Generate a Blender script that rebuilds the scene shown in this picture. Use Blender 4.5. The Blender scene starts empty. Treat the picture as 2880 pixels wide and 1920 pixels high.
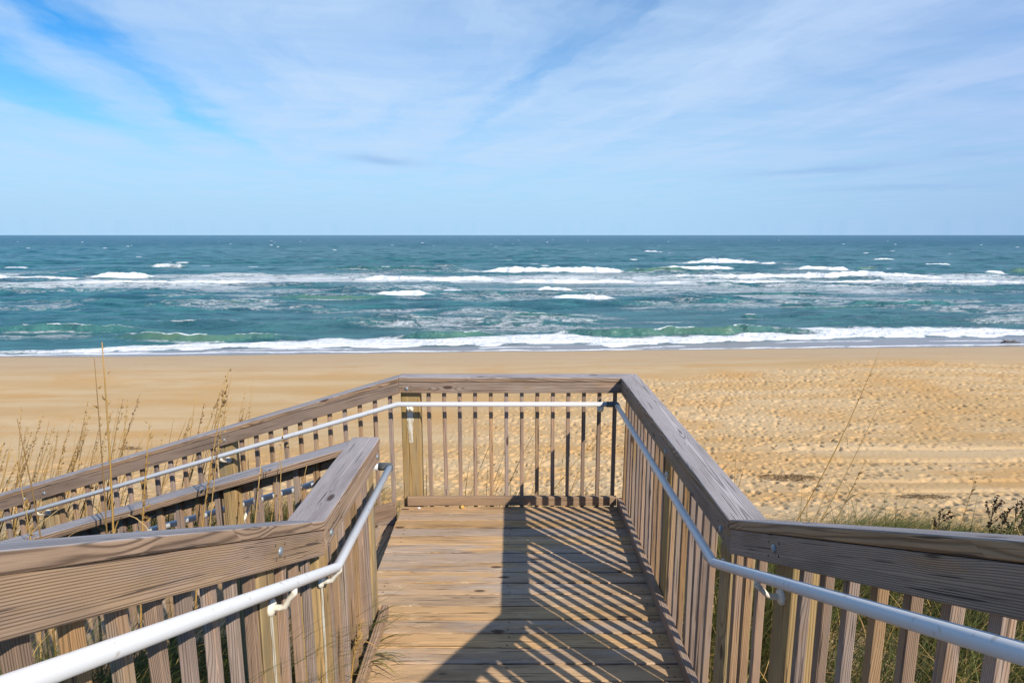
import bpy, bmesh, math, random
import numpy as np
from mathutils import Vector as V

random.seed(11)
RNG = np.random.default_rng(5)
scn = bpy.context.scene
COL = scn.collection
rad = math.radians

# ------------------------------------------------------------------ measures (metres); camera stands over X=0, Y=0
CAMZ, PITCH, FPX = 2.162, rad(9.83), 1725.0
SEA = -4.30
RH = 1.067                     # top of the level caps above the landing
SLOPE = .458                   # main flight
LX0 = -.887                    # edge of the landing where the second flight leaves
PHI = rad(3.0)
LSL = .310                     # second flight

def ray(px, py):
    a, b = (px - 1440) / FPX, (py - 960) / FPX
    c, s = math.cos(PITCH), math.sin(PITCH)
    return V((a, c - s * b, -s - c * b))
def at_y(px, py, y):
    d = ray(px, py); return V((0, 0, CAMZ)) + d * (y / d.y)
def at_z(px, py, z):
    d = ray(px, py); return V((0, 0, CAMZ)) + d * ((z - CAMZ) / d.z)

# ------------------------------------------------------------------ numpy noise
def _h(ix, iy, s):
    n = (ix.astype(np.int64) * 374761393 + iy.astype(np.int64) * 668265263 + s * 974634777) & 0xFFFFFFFF
    n = ((n ^ (n >> 13)) * 1274126177) & 0xFFFFFFFF
    n = ((n ^ (n >> 16)) * 2246822519) & 0xFFFFFFFF
    return ((n ^ (n >> 15)) & 0xFFFFFF) / float(0xFFFFFF)
def vn(x, y, s=0):
    ix, iy = np.floor(x), np.floor(y)
    fx, fy = x - ix, y - iy
    fx = fx * fx * fx * (fx * (fx * 6 - 15) + 10); fy = fy * fy * fy * (fy * (fy * 6 - 15) + 10)
    a, b, c, d = _h(ix, iy, s), _h(ix + 1, iy, s), _h(ix, iy + 1, s), _h(ix + 1, iy + 1, s)
    return (a + (b - a) * fx) * (1 - fy) + (c + (d - c) * fx) * fy
def fbm(x, y, s=0, o=4, g=.5):
    t, a, n = 0, 1., 0
    for k in range(o):
        t = t + a * vn(x * 2 ** k + 17.3 * k, y * 2 ** k - 9.1 * k, s + k); n += a; a *= g
    return t / n
def sm(a, b, x):
    t = np.clip((x - a) / (b - a), 0, 1); return t * t * (3 - 2 * t)
def cells(x, y, s, jit=1.):
    """distance to the nearest of the jittered points, and that point's random number"""
    ix, iy = np.floor(x), np.floor(y)
    best = np.full(x.shape, 9.); rnd = np.zeros(x.shape); ox = np.zeros(x.shape); oy = np.zeros(x.shape)
    for dx in (-1, 0, 1):
        for dy in (-1, 0, 1):
            cx, cy = ix + dx, iy + dy
            qx = x - (cx + .5 + jit * (_h(cx, cy, s) - .5)); qy = y - (cy + .5 + jit * (_h(cx, cy, s + 7) - .5))
            d = np.hypot(qx, qy); m = d < best
            best = np.where(m, d, best); rnd = np.where(m, _h(cx, cy, s + 19), rnd)
            ox = np.where(m, qx, ox); oy = np.where(m, qy, oy)
    return best, rnd, ox, oy

# ------------------------------------------------------------------ materials
class NT:
    def __init__(s, name):
        s.m = bpy.data.materials.new(name); s.m.use_nodes = True
        s.t = s.m.node_tree; s.t.nodes.clear()
        s.out = s.t.nodes.new('ShaderNodeOutputMaterial')
        s.b = s.t.nodes.new('ShaderNodeBsdfPrincipled')
        s.t.links.new(s.b.outputs[0], s.out.inputs[0])
    def put(s, sock, v):
        if isinstance(v, bpy.types.NodeSocket): s.t.links.new(v, sock)
        elif isinstance(v, (tuple, list)) and sock.type == 'RGBA' and len(v) == 3: sock.default_value = (*v, 1)
        else: sock.default_value = v
    def n(s, typ, ins=None, **kw):
        nd = s.t.nodes.new(typ)
        for k, v in kw.items(): setattr(nd, k, v)
        for k, v in (ins or {}).items(): s.put(nd.inputs[k], v)
        return nd
    def math(s, op, a, b=0., c=0., clamp=False):
        nd = s.n('ShaderNodeMath', {0: a, 1: b, 2: c}, operation=op); nd.use_clamp = clamp; return nd.outputs[0]
    def vm(s, op, a, b=(0, 0, 0)):
        return s.n('ShaderNodeVectorMath', {0: a, 1: b}, operation=op).outputs[0]
    def noise(s, vec, scale=1., detail=3., rough=.5, dist=0.):
        return s.n('ShaderNodeTexNoise', {'Vector': vec, 'Scale': scale, 'Detail': detail, 'Roughness': rough, 'Distortion': dist}).outputs[0]
    def ramp(s, f, a, b, lo=0., hi=1.):
        nd = s.n('ShaderNodeMapRange', {0: f, 1: a, 2: b, 3: lo, 4: hi}, interpolation_type='SMOOTHSTEP'); return nd.outputs[0]
    def mix(s, f, a, b, blend='MIX'):
        nd = s.n('ShaderNodeMix', data_type='RGBA', blend_type=blend)
        s.put(nd.inputs[0], f); s.put(nd.inputs[6], a); s.put(nd.inputs[7], b); return nd.outputs[2]
    def attr(s, name, out=2):
        return s.n('ShaderNodeAttribute', attribute_name=name).outputs[out]
    def xyz(s, v):
        return s.n('ShaderNodeSeparateXYZ', {0: v}).outputs
    def vec(s, x, y, z):
        return s.n('ShaderNodeCombineXYZ', {0: x, 1: y, 2: z}).outputs[0]
    def bump(s, h, strength=.5, dist=.01):
        return s.n('ShaderNodeBump', {'Height': h, 'Strength': strength, 'Distance': dist}).outputs[0]
    def set(s, **kw):
        for k, v in kw.items(): s.put(s.b.inputs[k.replace('_', ' ')], v)
        return s.m

def wood(name, light, dark, grey, grey_amt, line=.6, freq=900., warm=None, warm_amt=0., green=0., sand=0., vary=.25, bstr=.5, top=None, sharp=3.2):
    m = NT(name)
    g = m.attr('grain', 1)
    x, y, z = m.xyz(g)
    rnd = m.n('ShaderNodeObjectInfo').outputs['Random']
    rnd = m.math('FRACT', m.math('ADD', m.math('MULTIPLY', rnd, 3.7), m.attr('board')))
    x = m.math('ADD', x, m.math('MULTIPLY', rnd, 61.))
    # knots: stretched cells, only some of them carry one
    kv = m.vec(m.math('MULTIPLY', x, 3.4), m.math('MULTIPLY', y, 9.5), m.math('MULTIPLY', z, 9.5))
    vo = m.n('ShaderNodeTexVoronoi', {'Vector': kv, 'Scale': 1., 'Randomness': 1.}, feature='F1')
    kd = vo.outputs['Distance']
    has = m.ramp(m.xyz(vo.outputs['Color'])[0], .62, .66)
    k_wide = m.math('MULTIPLY', m.ramp(kd, .62, .05), has)
    k_core = m.math('MULTIPLY', m.ramp(kd, .17, .09), has)
    # rings
    w1 = m.noise(m.vec(m.math('MULTIPLY', x, 1.0), m.math('MULTIPLY', y, 4.), m.math('MULTIPLY', z, 4.)), 1., 2., .5)
    w2 = m.noise(m.vec(m.math('MULTIPLY', x, 6.), m.math('MULTIPLY', y, 30.), m.math('MULTIPLY', z, 30.)), 1., 2., .5)
    yy = m.math('ADD', y, m.math('MULTIPLY', m.math('SUBTRACT', rnd, .5), .07))
    r = m.math('SQRT', m.math('ADD', m.math('POWER', yy, 2.), m.math('POWER', m.math('ADD', z, .021), 2.)))
    ph = m.math('MULTIPLY', r, freq)
    ph = m.math('ADD', ph, m.math('MULTIPLY', w1, 24.))
    ph = m.math('ADD', ph, m.math('MULTIPLY', w2, 1.8))
    ph = m.math('ADD', ph, m.math('MULTIPLY', k_wide, 13.))
    s = m.math('ADD', m.math('MULTIPLY', m.math('SINE', ph), .5), .5)
    ln = m.math('POWER', s, sharp)
    fib = m.noise(m.vec(m.math('MULTIPLY', x, 9.), m.math('MULTIPLY', y, 420.), m.math('MULTIPLY', z, 420.)), 1., 2., .6)
    big = m.noise(m.vec(m.math('MULTIPLY', x, 2.2), m.math('MULTIPLY', y, 16.), m.math('MULTIPLY', z, 16.)), 1., 3., .55)
    c = m.mix(m.math('MULTIPLY', ln, line), light, dark)
    gm = m.math('MULTIPLY', m.ramp(m.math('ADD', big, m.math('MULTIPLY', m.math('SUBTRACT', rnd, .5), .45)), .36, .62), grey_amt)
    gcol = m.mix(m.math('MULTIPLY', ln, line * .9), grey, tuple(v * .42 for v in grey))
    c = m.mix(gm, c, gcol)
    if warm:
        r2 = m.math('FRACT', m.math('MULTIPLY', rnd, 17.3))
        wm = m.math('MULTIPLY', m.ramp(m.math('ADD', big, m.math('MULTIPLY', m.math('SUBTRACT', r2, .5), .7)), .56, .74), warm_amt)
        c = m.mix(wm, c, m.mix(m.math('MULTIPLY', ln, .55), warm, tuple(v * .5 for v in warm)))
    if green:
        gn = m.noise(m.vec(m.math('MULTIPLY', x, 1.1), m.math('MULTIPLY', y, 5.), m.math('MULTIPLY', z, 5.)), 1., 2.)
        c = m.mix(m.math('MULTIPLY', m.ramp(gn, .52, .72), green), c, (.22, .195, .085))
    c = m.mix(m.math('MULTIPLY', m.ramp(fib, .45, .75), .35), c, m.mix(.5, c, (.05, .035, .03)))
    if top:
        nz = m.xyz(m.n('ShaderNodeNewGeometry').outputs['Normal'])[2]
        tn = m.noise(m.vec(m.math('MULTIPLY', x, 3.), m.math('MULTIPLY', y, 30.), m.math('MULTIPLY', z, 30.)), 1., 3.)
        tc = m.mix(m.math('MULTIPLY', ln, .8), top, tuple(v * .36 for v in top))
        tc = m.mix(m.math('MULTIPLY', m.ramp(fib, .5, .8), .3), tc, (.10, .08, .08))
        c = m.mix(m.ramp(m.math('ADD', nz, m.math('MULTIPLY', m.math('SUBTRACT', tn, .5), .9)), .3, .75), c, tc)
    chk = m.noise(m.vec(m.math('MULTIPLY', x, 2.2), m.math('MULTIPLY', y, 110.), m.math('MULTIPLY', z, 110.)), 1., 2., .5)
    drift = m.noise(m.vec(m.math('MULTIPLY', x, 1.7), m.math('MULTIPLY', y, 9.), m.math('MULTIPLY', z, 9.)), 1., 4., .6)
    c = m.mix(m.ramp(drift, .42, .70, 0., .55), c, m.mix(.62, c, (.055, .038, .03)))
    c = m.mix(m.math('MULTIPLY', m.ramp(chk, .63, .68), .8), c, (.035, .025, .022))
    r3 = m.math('FRACT', m.math('MULTIPLY', rnd, 7.77))
    c = m.n('ShaderNodeHueSaturation', {'Color': c, 'Value': m.math('ADD', 1.08 - vary / 2, m.math('MULTIPLY', r3, vary)), 'Saturation': m.math('ADD', .90, m.math('MULTIPLY', rnd, .30))}).outputs[0]
    c = m.mix(m.math('MULTIPLY', k_core, .85), c, (.055, .026, .016))
    if sand:
        sn = m.noise(m.vec(m.math('MULTIPLY', x, 5.), m.math('MULTIPLY', y, 13.), z), 1., 5., .7)
        sn2 = m.noise(m.vec(m.math('MULTIPLY', x, 90.), m.math('MULTIPLY', y, 140.), z), 1., 2.)
        c = m.mix(m.math('MULTIPLY', m.math('MULTIPLY', m.ramp(sn, .58, .70), m.ramp(sn2, .40, .62)), sand), c, (.62, .50, .33))
    hh = m.math('SUBTRACT', m.math('MULTIPLY', fib, .35), m.math('MULTIPLY', ln, .6))
    hh = m.math('SUBTRACT', hh, m.math('MULTIPLY', k_core, 1.2))
    m.set(Base_Color=c, Roughness=.78, Specular_IOR_Level=.25, Normal=m.bump(hh, bstr, .003))
    return m.m

CAPW = wood('weathered_cap_wood', (.39, .255, .16), (.13, .075, .045), (.32, .25, .205), .65, line=.85, freq=1250., warm=(.37, .23, .12), warm_amt=.5, vary=.10, bstr=.8, top=(.42, .375, .365), sharp=2.9)
SIDEW = wood('weathered_side_wood', (.365, .245, .165), (.13, .075, .045), (.32, .255, .215), .75, line=.8, freq=1250., warm=(.38, .23, .10), warm_amt=.5, vary=.18, bstr=.6, sharp=2.7)
BALW = wood('baluster_wood', (.375, .25, .17), (.16, .095, .055), (.33, .27, .24), .8, line=.65, freq=1700., warm=(.43, .26, .125), warm_amt=.65, green=.3, vary=.4, bstr=.5)
POSTW = wood('post_wood', (.41, .285, .14), (.20, .115, .045), (.34, .285, .20), .6, line=.6, freq=1100., warm=(.43, .275, .12), warm_amt=.6, green=.3, vary=.2)
DECKW = wood('deck_wood', (.57, .385, .225), (.19, .115, .065), (.49, .395, .32), .85, line=.8, freq=1500., warm=(.60, .36, .155), warm_amt=.6, sand=.95, vary=.24, bstr=.8, sharp=2.8)

def paint():
    m = NT('white_gloss_paint')
    o = m.n('ShaderNodeNewGeometry').outputs['Position']
    f = m.noise(o, 40., 3.)
    c = m.mix(m.ramp(f, .62, .74), (.62, .63, .645), (.46, .44, .40))
    return m.set(Base_Color=c, Roughness=.32, Normal=m.bump(m.noise(o, 300., 2.), .05, .001))
PAINT = paint()
def old_paint():
    m = NT('chipped_cream_paint')
    o = m.n('ShaderNodeNewGeometry').outputs['Position']
    f = m.noise(o, 70., 4., .65)
    c = m.mix(m.ramp(f, .56, .66), (.74, .70, .60), (.36, .24, .13))
    return m.set(Base_Color=c, Roughness=.55, Normal=m.bump(f, .4, .002))
OLDP = old_paint()
def drip():
    m = NT('drip_paint')
    o = m.n('ShaderNodeNewGeometry').outputs['Position']
    x, y, z = m.xyz(o)
    f = m.noise(m.vec(m.math('MULTIPLY', x, 60.), m.math('MULTIPLY', y, 60.), m.math('MULTIPLY', z, 6.)), 1., 3.)
    return m.set(Base_Color=m.mix(m.ramp(f, .45, .62), (.66, .62, .52), (.42, .33, .2)), Roughness=.7)
DRIP = drip()
def zinc():
    m = NT('galvanised_steel')
    o = m.n('ShaderNodeNewGeometry').outputs['Position']
    return m.set(Base_Color=m.mix(m.noise(o, 90., 2.), (.20, .23, .25), (.38, .42, .44)), Metallic=.55, Roughness=.5)
ZINC = zinc()
def grey_fit():
    m = NT('grey_pipe_fitting')
    o = m.n('ShaderNodeNewGeometry').outputs['Position']
    return m.set(Base_Color=m.mix(m.noise(o, 60., 3.), (.05, .06, .065), (.13, .14, .14)), Roughness=.5)
FITM = grey_fit()
def flat(name, c1, c2, scale=20., rough=.8, spec=.3):
    m = NT(name)
    o = m.n('ShaderNodeNewGeometry').outputs['Position']
    return m.set(Base_Color=m.mix(m.ramp(m.noise(o, scale, 3.), .35, .65), c1, c2), Roughness=rough, Specular_IOR_Level=spec)

NAILM = flat('rusty_nail', (.035, .025, .02), (.08, .05, .035), 80., .7)

# ------------------------------------------------------------------ mesh helpers
def put_attr(me, name, typ, arr):
    a = me.attributes.new(name, typ, 'POINT')
    a.data.foreach_set('vector' if typ == 'FLOAT_VECTOR' else 'value', np.asarray(arr, dtype=np.float32).ravel())

def raw_mesh(name, verts, faces, mat, smooth=False):
    me = bpy.data.meshes.new(name)
    me.from_pydata([tuple(v) for v in verts], [], faces)
    me.materials.append(mat)
    if smooth: me.polygons.foreach_set('use_smooth', [True] * len(me.polygons))
    me.update(); return me

def link(name, me, parent=None, loc=None):
    o = bpy.data.objects.new(name, me); COL.objects.link(o)
    if parent is not None: o.parent = parent
    if loc is not None: o.location = loc
    return o

def tag(o, label=None, cat=None, group=None, kind=None):
    if label: o['label'] = label
    if cat: o['category'] = cat
    if group: o['group'] = group
    if kind: o['kind'] = kind
    return o

def empty(name, loc, label, cat, group=None):
    o = bpy.data.objects.new(name, None); COL.objects.link(o); o.location = loc; o.empty_display_size = .1
    return tag(o, label, cat, group)

def copy_tree(o, parent=None):
    c = o.copy(); COL.objects.link(c); c.parent = parent
    for ch in [k for k in COL.objects if k.parent == o]: copy_tree(ch, c)
    return c

class Boards:
    """collects squared timbers, each with grain coordinates along its own length"""
    def __init__(s): s.v, s.f, s.g, s.b = [], [], [], []
    def add(s, e0, e1, bevel=.004, seg=2, cuts=0, wob=0.):
        e0 = [V(p) for p in e0]; e1 = [V(p) for p in e1]
        bm = bmesh.new()
        rings = []
        for k in range(cuts + 2):
            t = k / (cuts + 1)
            j = V((random.uniform(-wob, wob), random.uniform(-wob, wob), random.uniform(-wob, wob)))
            rings.append([bm.verts.new(a.lerp(b, t) + j) for a, b in zip(e0, e1)])
        for A, B in zip(rings, rings[1:]):
            for q in range(4): bm.faces.new((A[q], A[(q + 1) % 4], B[(q + 1) % 4], B[q]))
        bm.faces.new(rings[0][::-1]); bm.faces.new(rings[-1])
        bmesh.ops.recalc_face_normals(bm, faces=bm.faces)
        if bevel:
            ed = [e for e in bm.edges if len(e.link_faces) == 2 and e.calc_face_angle() > .5]
            bmesh.ops.bevel(bm, geom=ed, offset=bevel, segments=seg, affect='EDGES', profile=.5)
        o = sum(e0, V()) / 4
        u = (sum(e1, V()) / 4 - o).normalized(); vv = (e0[1] - e0[0]); vv = (vv - u * vv.dot(u)).normalized(); w = u.cross(vv)
        if abs((e0[1] - e0[0]).length) < abs((e0[3] - e0[0]).length): vv, w = w, vv
        base = len(s.v); off = random.uniform(0, 40); rb = random.random(); tilt = random.uniform(-.02, .02)
        sgn = random.choice((-1, 1))
        bm.verts.index_update()
        for q in bm.verts:
            d = q.co - o; al = d.dot(u)
            s.v.append(q.co.copy()); s.g.append((al + off, d.dot(vv) + tilt * al, sgn * d.dot(w))); s.b.append(rb)
        for f in bm.faces: s.f.append([base + q.index for q in f.verts])
        bm.free()
    def mesh(s, name, mat, shift=V()):
        me = raw_mesh(name, [p - shift for p in s.v], s.f, mat)
        put_attr(me, 'grain', 'FLOAT_VECTOR', s.g); put_attr(me, 'board', 'FLOAT', s.b)
        return me
    def build(s, name, mat, parent=None):
        sh = parent_loc(parent)
        return link(name, s.mesh(name, mat, sh), parent)

def parent_loc(p):
    q = V()
    while p is not None: q = q + p.location; p = p.parent
    return q

def box_ends(c, u, v, w, lu, lv, lw):
    """two end loops of a box centred at c with half axes"""
    e = [-1, 1]
    lo = lambda s: [c + u * s * lu / 2 + v * a * lv / 2 + w * b * lw / 2 for a, b in ((-1, -1), (1, -1), (1, 1), (-1, 1))]
    return lo(-1), lo(1)

def tube_mesh(pts, radii, n=14, caps=True, ref=None):
    """tube with mitred joints: rings lie in the bisecting planes"""
    pts = [V(p) for p in pts]
    if not isinstance(radii, (list, tuple)): radii = [radii] * len(pts)
    d = [(b - a).normalized() for a, b in zip(pts, pts[1:])]
    ref = ref or (V((0, 0, 1)) if abs(d[0].z) < .9 else V((1, 0, 0)))
    a = d[0].cross(ref).normalized(); b = a.cross(d[0]).normalized()
    vs, fs = [], []
    for i, p in enumerate(pts):
        if i == 0: nrm, du = d[0], d[0]
        elif i == len(pts) - 1: nrm, du = d[-1], d[-1]
        else: nrm, du = (d[i - 1] + d[i]).normalized(), d[i - 1]
        if i > 0:                              # carry the frame along
            a = (a - du * a.dot(du)).normalized(); b = a.cross(du).normalized()
        for k in range(n):
            t = 2 * math.pi * k / n
            o = (a * math.cos(t) + b * math.sin(t)) * radii[i]
            o = o - du * (o.dot(nrm) / max(du.dot(nrm), .3))
            vs.append(p + o)
        if 0 < i < len(pts) - 1:
            a = (a - d[i] * a.dot(d[i])).normalized(); b = a.cross(d[i]).normalized()
    for i in range(len(pts) - 1):
        for k in range(n):
            fs.append((i * n + k, i * n + (k + 1) % n, (i + 1) * n + (k + 1) % n, (i + 1) * n + k))
    if caps:
        fs.append(list(range(n))[::-1]); fs.append([len(vs) - n + k for k in range(n)])
    return vs, fs

class Bits:
    def __init__(s): s.v, s.f = [], []
    def add(s, vf):
        b = len(s.v); s.v += list(vf[0]); s.f += [[b + i for i in f] for f in vf[1]]; return s
    def build(s, name, mat, parent=None, smooth=True):
        sh = parent_loc(parent)
        return link(name, raw_mesh(name, [V(p) - sh for p in s.v], s.f, mat, smooth), parent)

def dome(c, ax, r, h, n=16):
    """round bolt head / flange: washer rim and low dome along ax"""
    ax = V(ax).normalized(); ref = V((0, 0, 1)) if abs(ax.z) < .9 else V((1, 0, 0))
    a = ax.cross(ref).normalized(); b = a.cross(ax)
    prof = [(1., -.1), (1., .25), (.93, .5), (.72, .8), (.4, .97)]
    vs, fs = [], []
    for q, z in prof:
        for k in range(n):
            t = 2 * math.pi * k / n
            vs.append(V(c) + (a * math.cos(t) + b * math.sin(t)) * r * q + ax * h * z)
    vs.append(V(c) + ax * h)
    for i in range(len(prof) - 1):
        for k in range(n): fs.append((i * n + k, i * n + (k + 1) % n, (i + 1) * n + (k + 1) % n, (i + 1) * n + k))
    for k in range(n): fs.append(((len(prof) - 1) * n + k, (len(prof) - 1) * n + (k + 1) % n, len(vs) - 1))
    return vs, fs

# ------------------------------------------------------------------ railings
CT, CW = .036, .152             # cap thickness, width
FT, FH = .036, .086             # face board
BALS = .030
Z = V((0, 0, 1))

BALPROTO = {}
def baluster(length, slope_key, root, pos, first):
    """pos = top centre of the baluster"""
    key = (round(length, 2),)
    me = BALPROTO.get(key)
    if me is None:
        B = Boards()
        e0, e1 = box_ends(V((0, 0, -length / 2)), V((0, 0, -1)), V((1, 0, 0)), V((0, 1, 0)), length, BALS, BALS)
        B.add(e0, e1, .0035, 2)
        me = BALPROTO[key] = B.mesh('baluster', BALW)
    o = link('baluster', me, root, pos - root.location)
    o.rotation_euler = (random.uniform(-.007, .007), random.uniform(-.007, .007), root.get('_yaw', 0.) + random.uniform(-.05, .05))
    return o

def railing(label, P0, P1, out, m0=0., m1=0., b0=0., b1=0., bal=(), ballen=1.0, posts=(), bolts=(), postw=.12, postd=.105,
            postlen=1.3, face=True, capz=0., face_h=FH, group='grey wooden railings of the stairway'):
    """P0 -> P1 is the inner top edge of the cap; out points away from the walkway; m0/m1 shift the outer end for mitres"""
    P0, P1, out = V(P0), V(P1), V(out).normalized()
    L = (P1 - P0).length; u = (P1 - P0) / L
    uh = V((u.x, u.y, 0)).normalized()
    base = V((P0.x, P0.y, P0.z - 1.0)).lerp(V((P1.x, P1.y, P1.z - 1.0)), .5) + out * .09
    root = empty('railing', base, label, 'railing', group)
    yaw = math.atan2(uh.y, uh.x)
    root['_yaw'] = yaw
    tv = CT / max(.2, math.hypot(u.x, u.y))
    fv = face_h / max(.2, math.hypot(u.x, u.y))
    def loop(P, lo, hi, i, o, m):
        return [P - Z * lo + out * i, P - Z * lo + out * o + u * m, P - Z * hi + out * o + u * m, P - Z * hi + out * i]
    B = Boards(); B.add(loop(P0, tv, 0, 0, CW, m0), loop(P1, tv, 0, 0, CW, m1), .006, 3, cuts=6, wob=.0012)
    B.build('cap', CAPW, root)
    if face:
        B = Boards(); B.add(loop(P0 + u * b0, tv + .002 + fv, tv + .0012, .003, .003 + FT, 0), loop(P1 + u * b1, tv + .002 + fv, tv + .0012, .003, .003 + FT, 0), .005, 2, cuts=5, wob=.001)
        B.build('face_board', SIDEW, root)
    for sdist in bal:
        t = sdist / (V((u.x, u.y, 0)).length)
        p = P0 + u * t + out * (.0405 + BALS / 2)
        drop = tv + .006 + abs(u.z) * .03
        baluster(ballen - drop, 0, root, p - Z * drop, False)
    for ps in posts:
        sdist, pw, pd, pl = (ps + (postw, postd, postlen))[:4] if len(ps) < 4 else ps
        t = sdist / (V((u.x, u.y, 0)).length)
        p = P0 + u * t + out * (.041 + pd / 2) - Z * (tv + .004 + abs(u.z) * pw * .6)
        e0, e1 = box_ends(p - Z * pl / 2, V((0, 0, -1)), uh, out, pl, pw, pd)
        B = Boards(); B.add(e0, e1, .007, 2); B.build('post', POSTW, root)
    for sdist, dz in bolts:
        t = sdist / (V((u.x, u.y, 0)).length)
        c = P0 + u * t + out * .003 - Z * (tv + dz)
        Bits().add(dome(c, -out, .0145, .008)).build('bolt', ZINC, root)
    nb = Bits()
    for sdist, dz in bolts:
        for a_ in (-.036, .034):
            for b_ in (-.022, .024):
                t = (sdist + a_ + random.uniform(-.006, .006)) / (V((u.x, u.y, 0)).length)
                nb.add(dome(P0 + u * t + out * .003 - Z * (tv + dz + b_ + random.uniform(-.004, .004)), -out, .0042, .0012, 8))
    if nb.v: nb.build('nail_heads', NAILM, root)['kind'] = 'stuff'
    del root['_yaw']
    return root

XR, XL = .849, -.727            # inner edges of the caps
YF = 4.662                      # inner edge of the far cap
YC = 2.245                      # where the main flight's rails break
YE = 3.238                      # end of the short left rail
uL = V((-math.cos(PHI), math.sin(PHI), 0)); oL = V((math.sin(PHI), math.cos(PHI), 0))

# far railing
railing('level wooden railing across the far end of the landing, facing the sea', (LX0, YF, RH), (XR, YF, RH), (0, 1, 0), m0=.0, m1=CW, b1=.06,
        bal=[-.662 - LX0 + .1232 * k for k in range(13)], ballen=1.16, posts=[(-.811 - LX0 + .006, .150, .108, 1.7)],
        bolts=[(.062, .052)])
# right level railing: runs away from the corner
ys = [YC + .10 + .1085 * k for k in range(22)]
ys = [2.262] + [y for y in ys if abs(y - 3.33) > .085 and abs(y - 2.37) > .085]
railing('level wooden railing along the right side of the landing', (XR, YC, RH), (XR, YF, RH), (1, 0, 0), m1=CW, b1=.05, b0=-.01,
        bal=[y - YC for y in ys], ballen=1.16, posts=[(3.33 - YC, .12, .105, 1.9), (2.37 - YC, .12, .105, 1.9)],
        bolts=[(.09, .05), (1.0, .05)])
# right railing of the main flight, rising towards the camera
YN = -1.1
def zs(y): return RH + (YC - y) * SLOPE
railing('sloping wooden railing of the upper stairs, right side, beside the dune grass', (XR, YC, RH), (XR, YN, zs(YN)), (1, 0, 0), b0=.012,
        bal=[.08, .195] + [.51 + .118 * k for k in range(24) if abs(.51 + .118 * k - 1.9) > .09], ballen=1.12,
        posts=[(.395, .12, .105, 1.8), (1.9, .12, .105, 1.8)], bolts=[(.395, .05)], face_h=.092)
# left railing of the main flight
railing('sloping wooden railing of the upper stairs, left side, with a sunlit white pipe', (XL, YC - .01, RH), (XL, YN, zs(YN)), (-1, 0, 0), b0=.012,
        bal=[.10 + .115 * k for k in range(28) if abs(.10 + .115 * k - .47) > .085 and abs(.10 + .115 * k - 2.0) > .085], ballen=1.12,
        posts=[(.47, .12, .105, 1.8), (2.0, .12, .105, 1.8)], bolts=[(.445, .05)], face_h=.092)
# short left railing of the landing
railing('short level wooden railing with a free end on the left of the landing', (XL, YE, RH), (XL, YC - .01, RH), (-1, 0, 0), b0=-.0,
        bal=[.19 + .108 * k for k in range(7)], ballen=1.22,
        posts=[(.075, .12, .105, 1.8), (.93, .12, .105, 1.8)], bolts=[(.075, .05), (.93, .05)])
# second flight, outer and inner railings
PL0 = V((LX0, YF, RH)); LLEN = 5.4
railing('long outer railing descending to the left along the lower stairs, nearest the beach', PL0, PL0 + uL * LLEN - Z * LSL * LLEN, oL, b0=.0,
        bal=[.085 + .1235 * k for k in range(43) if abs(.085 + .1235 * k - 1.46) > .08 and abs(.085 + .1235 * k - 3.02) > .08], ballen=1.16,
        posts=[(1.46, .13, .105, 1.7), (3.02, .13, .105, 1.6), (4.6, .13, .105, 1.6)], bolts=[(1.44, .05), (3.02, .05), (3.2, .05)])
PI0 = V((XL - CW + .002, 3.232, RH - .012))
railing('inner railing descending to the left along the lower stairs, behind the dry grass', PI0, PI0 + uL * LLEN - Z * LSL * LLEN, -oL, b0=.0,
        bal=[.19 + .1135 * k for k in range(46) if abs(.19 + .1135 * k - .66) > .07 and abs(.19 + .1135 * k - 2.25) > .07], ballen=1.16,
        posts=[(.66, .075, .07, 1.6), (2.25, .075, .07, 1.6), (3.9, .075, .07, 1.6)], bolts=[(.66, .05)], face_h=.074)

# ------------------------------------------------------------------ landing deck
deck = empty('landing_deck', (0, 3.4, 0), 'square wooden stair landing of worn brown planks, strewn with sand', 'deck')
B = Boards()
pitch, y = .1235, YF + .005
k = 0
while y > 2.05:
    g = random.uniform(.003, .0085)
    x0 = LX0 + random.uniform(-.006, .004); x1 = .905
    dz = random.uniform(-.0025, .0015); tw = random.uniform(-.0015, .0015)
    B.add([(x0, y - pitch + g, -.036), (x0, y - g * .3, -.036), (x0, y - g * .3, dz + tw), (x0, y - pitch + g, dz - tw)],
          [(x1, y - pitch + g, -.036), (x1, y - g * .3, -.036), (x1, y - g * .3, dz - tw), (x1, y - pitch + g, dz + tw)], .0045, 2, cuts=5, wob=.0012)
    y -= pitch
B.build('planking', DECKW, deck)
sc_ = Bits(); yy_ = YF + .005 - pitch / 2
while yy_ > 2.1:
    for xx_ in (-.80, -.02, .80):
        for q_ in (-.034, .034): sc_.add(dome((xx_ + random.uniform(-.012, .012), yy_ + q_ + random.uniform(-.005, .005), -.0006), Z, .0048, .0016, 8))
    yy_ -= pitch
sc_.build('screw_heads', flat('rusty_screw', (.05, .035, .03), (.10, .06, .04), 60., .6), deck)['kind'] = 'stuff'
def toe(e0, e1):
    B = Boards(); B.add(e0, e1, .006, 2, cuts=4, wob=.0015); return B.build('toe_board', SIDEW, deck)
TZ0, TZ1 = .006, .082
def lp(f): return [f(0, TZ0), f(1, TZ0), f(1, TZ1), f(0, TZ1)]
toe(lp(lambda a, z: V((-.845, YF - .002 + a * .038, z))), lp(lambda a, z: V((XR - .006, YF - .002 + a * .038, z))))
toe(lp(lambda a, z: V((XR - .004 + a * .04, YF - .006, z))), lp(lambda a, z: V((XR - .004 + a * .04, 2.12, z))))
toe(lp(lambda a, z: V((-.705 - a * .040, 3.20, z))), lp(lambda a, z: V((-.705 - a * .040, 2.12, z))))
B = Boards()
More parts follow.
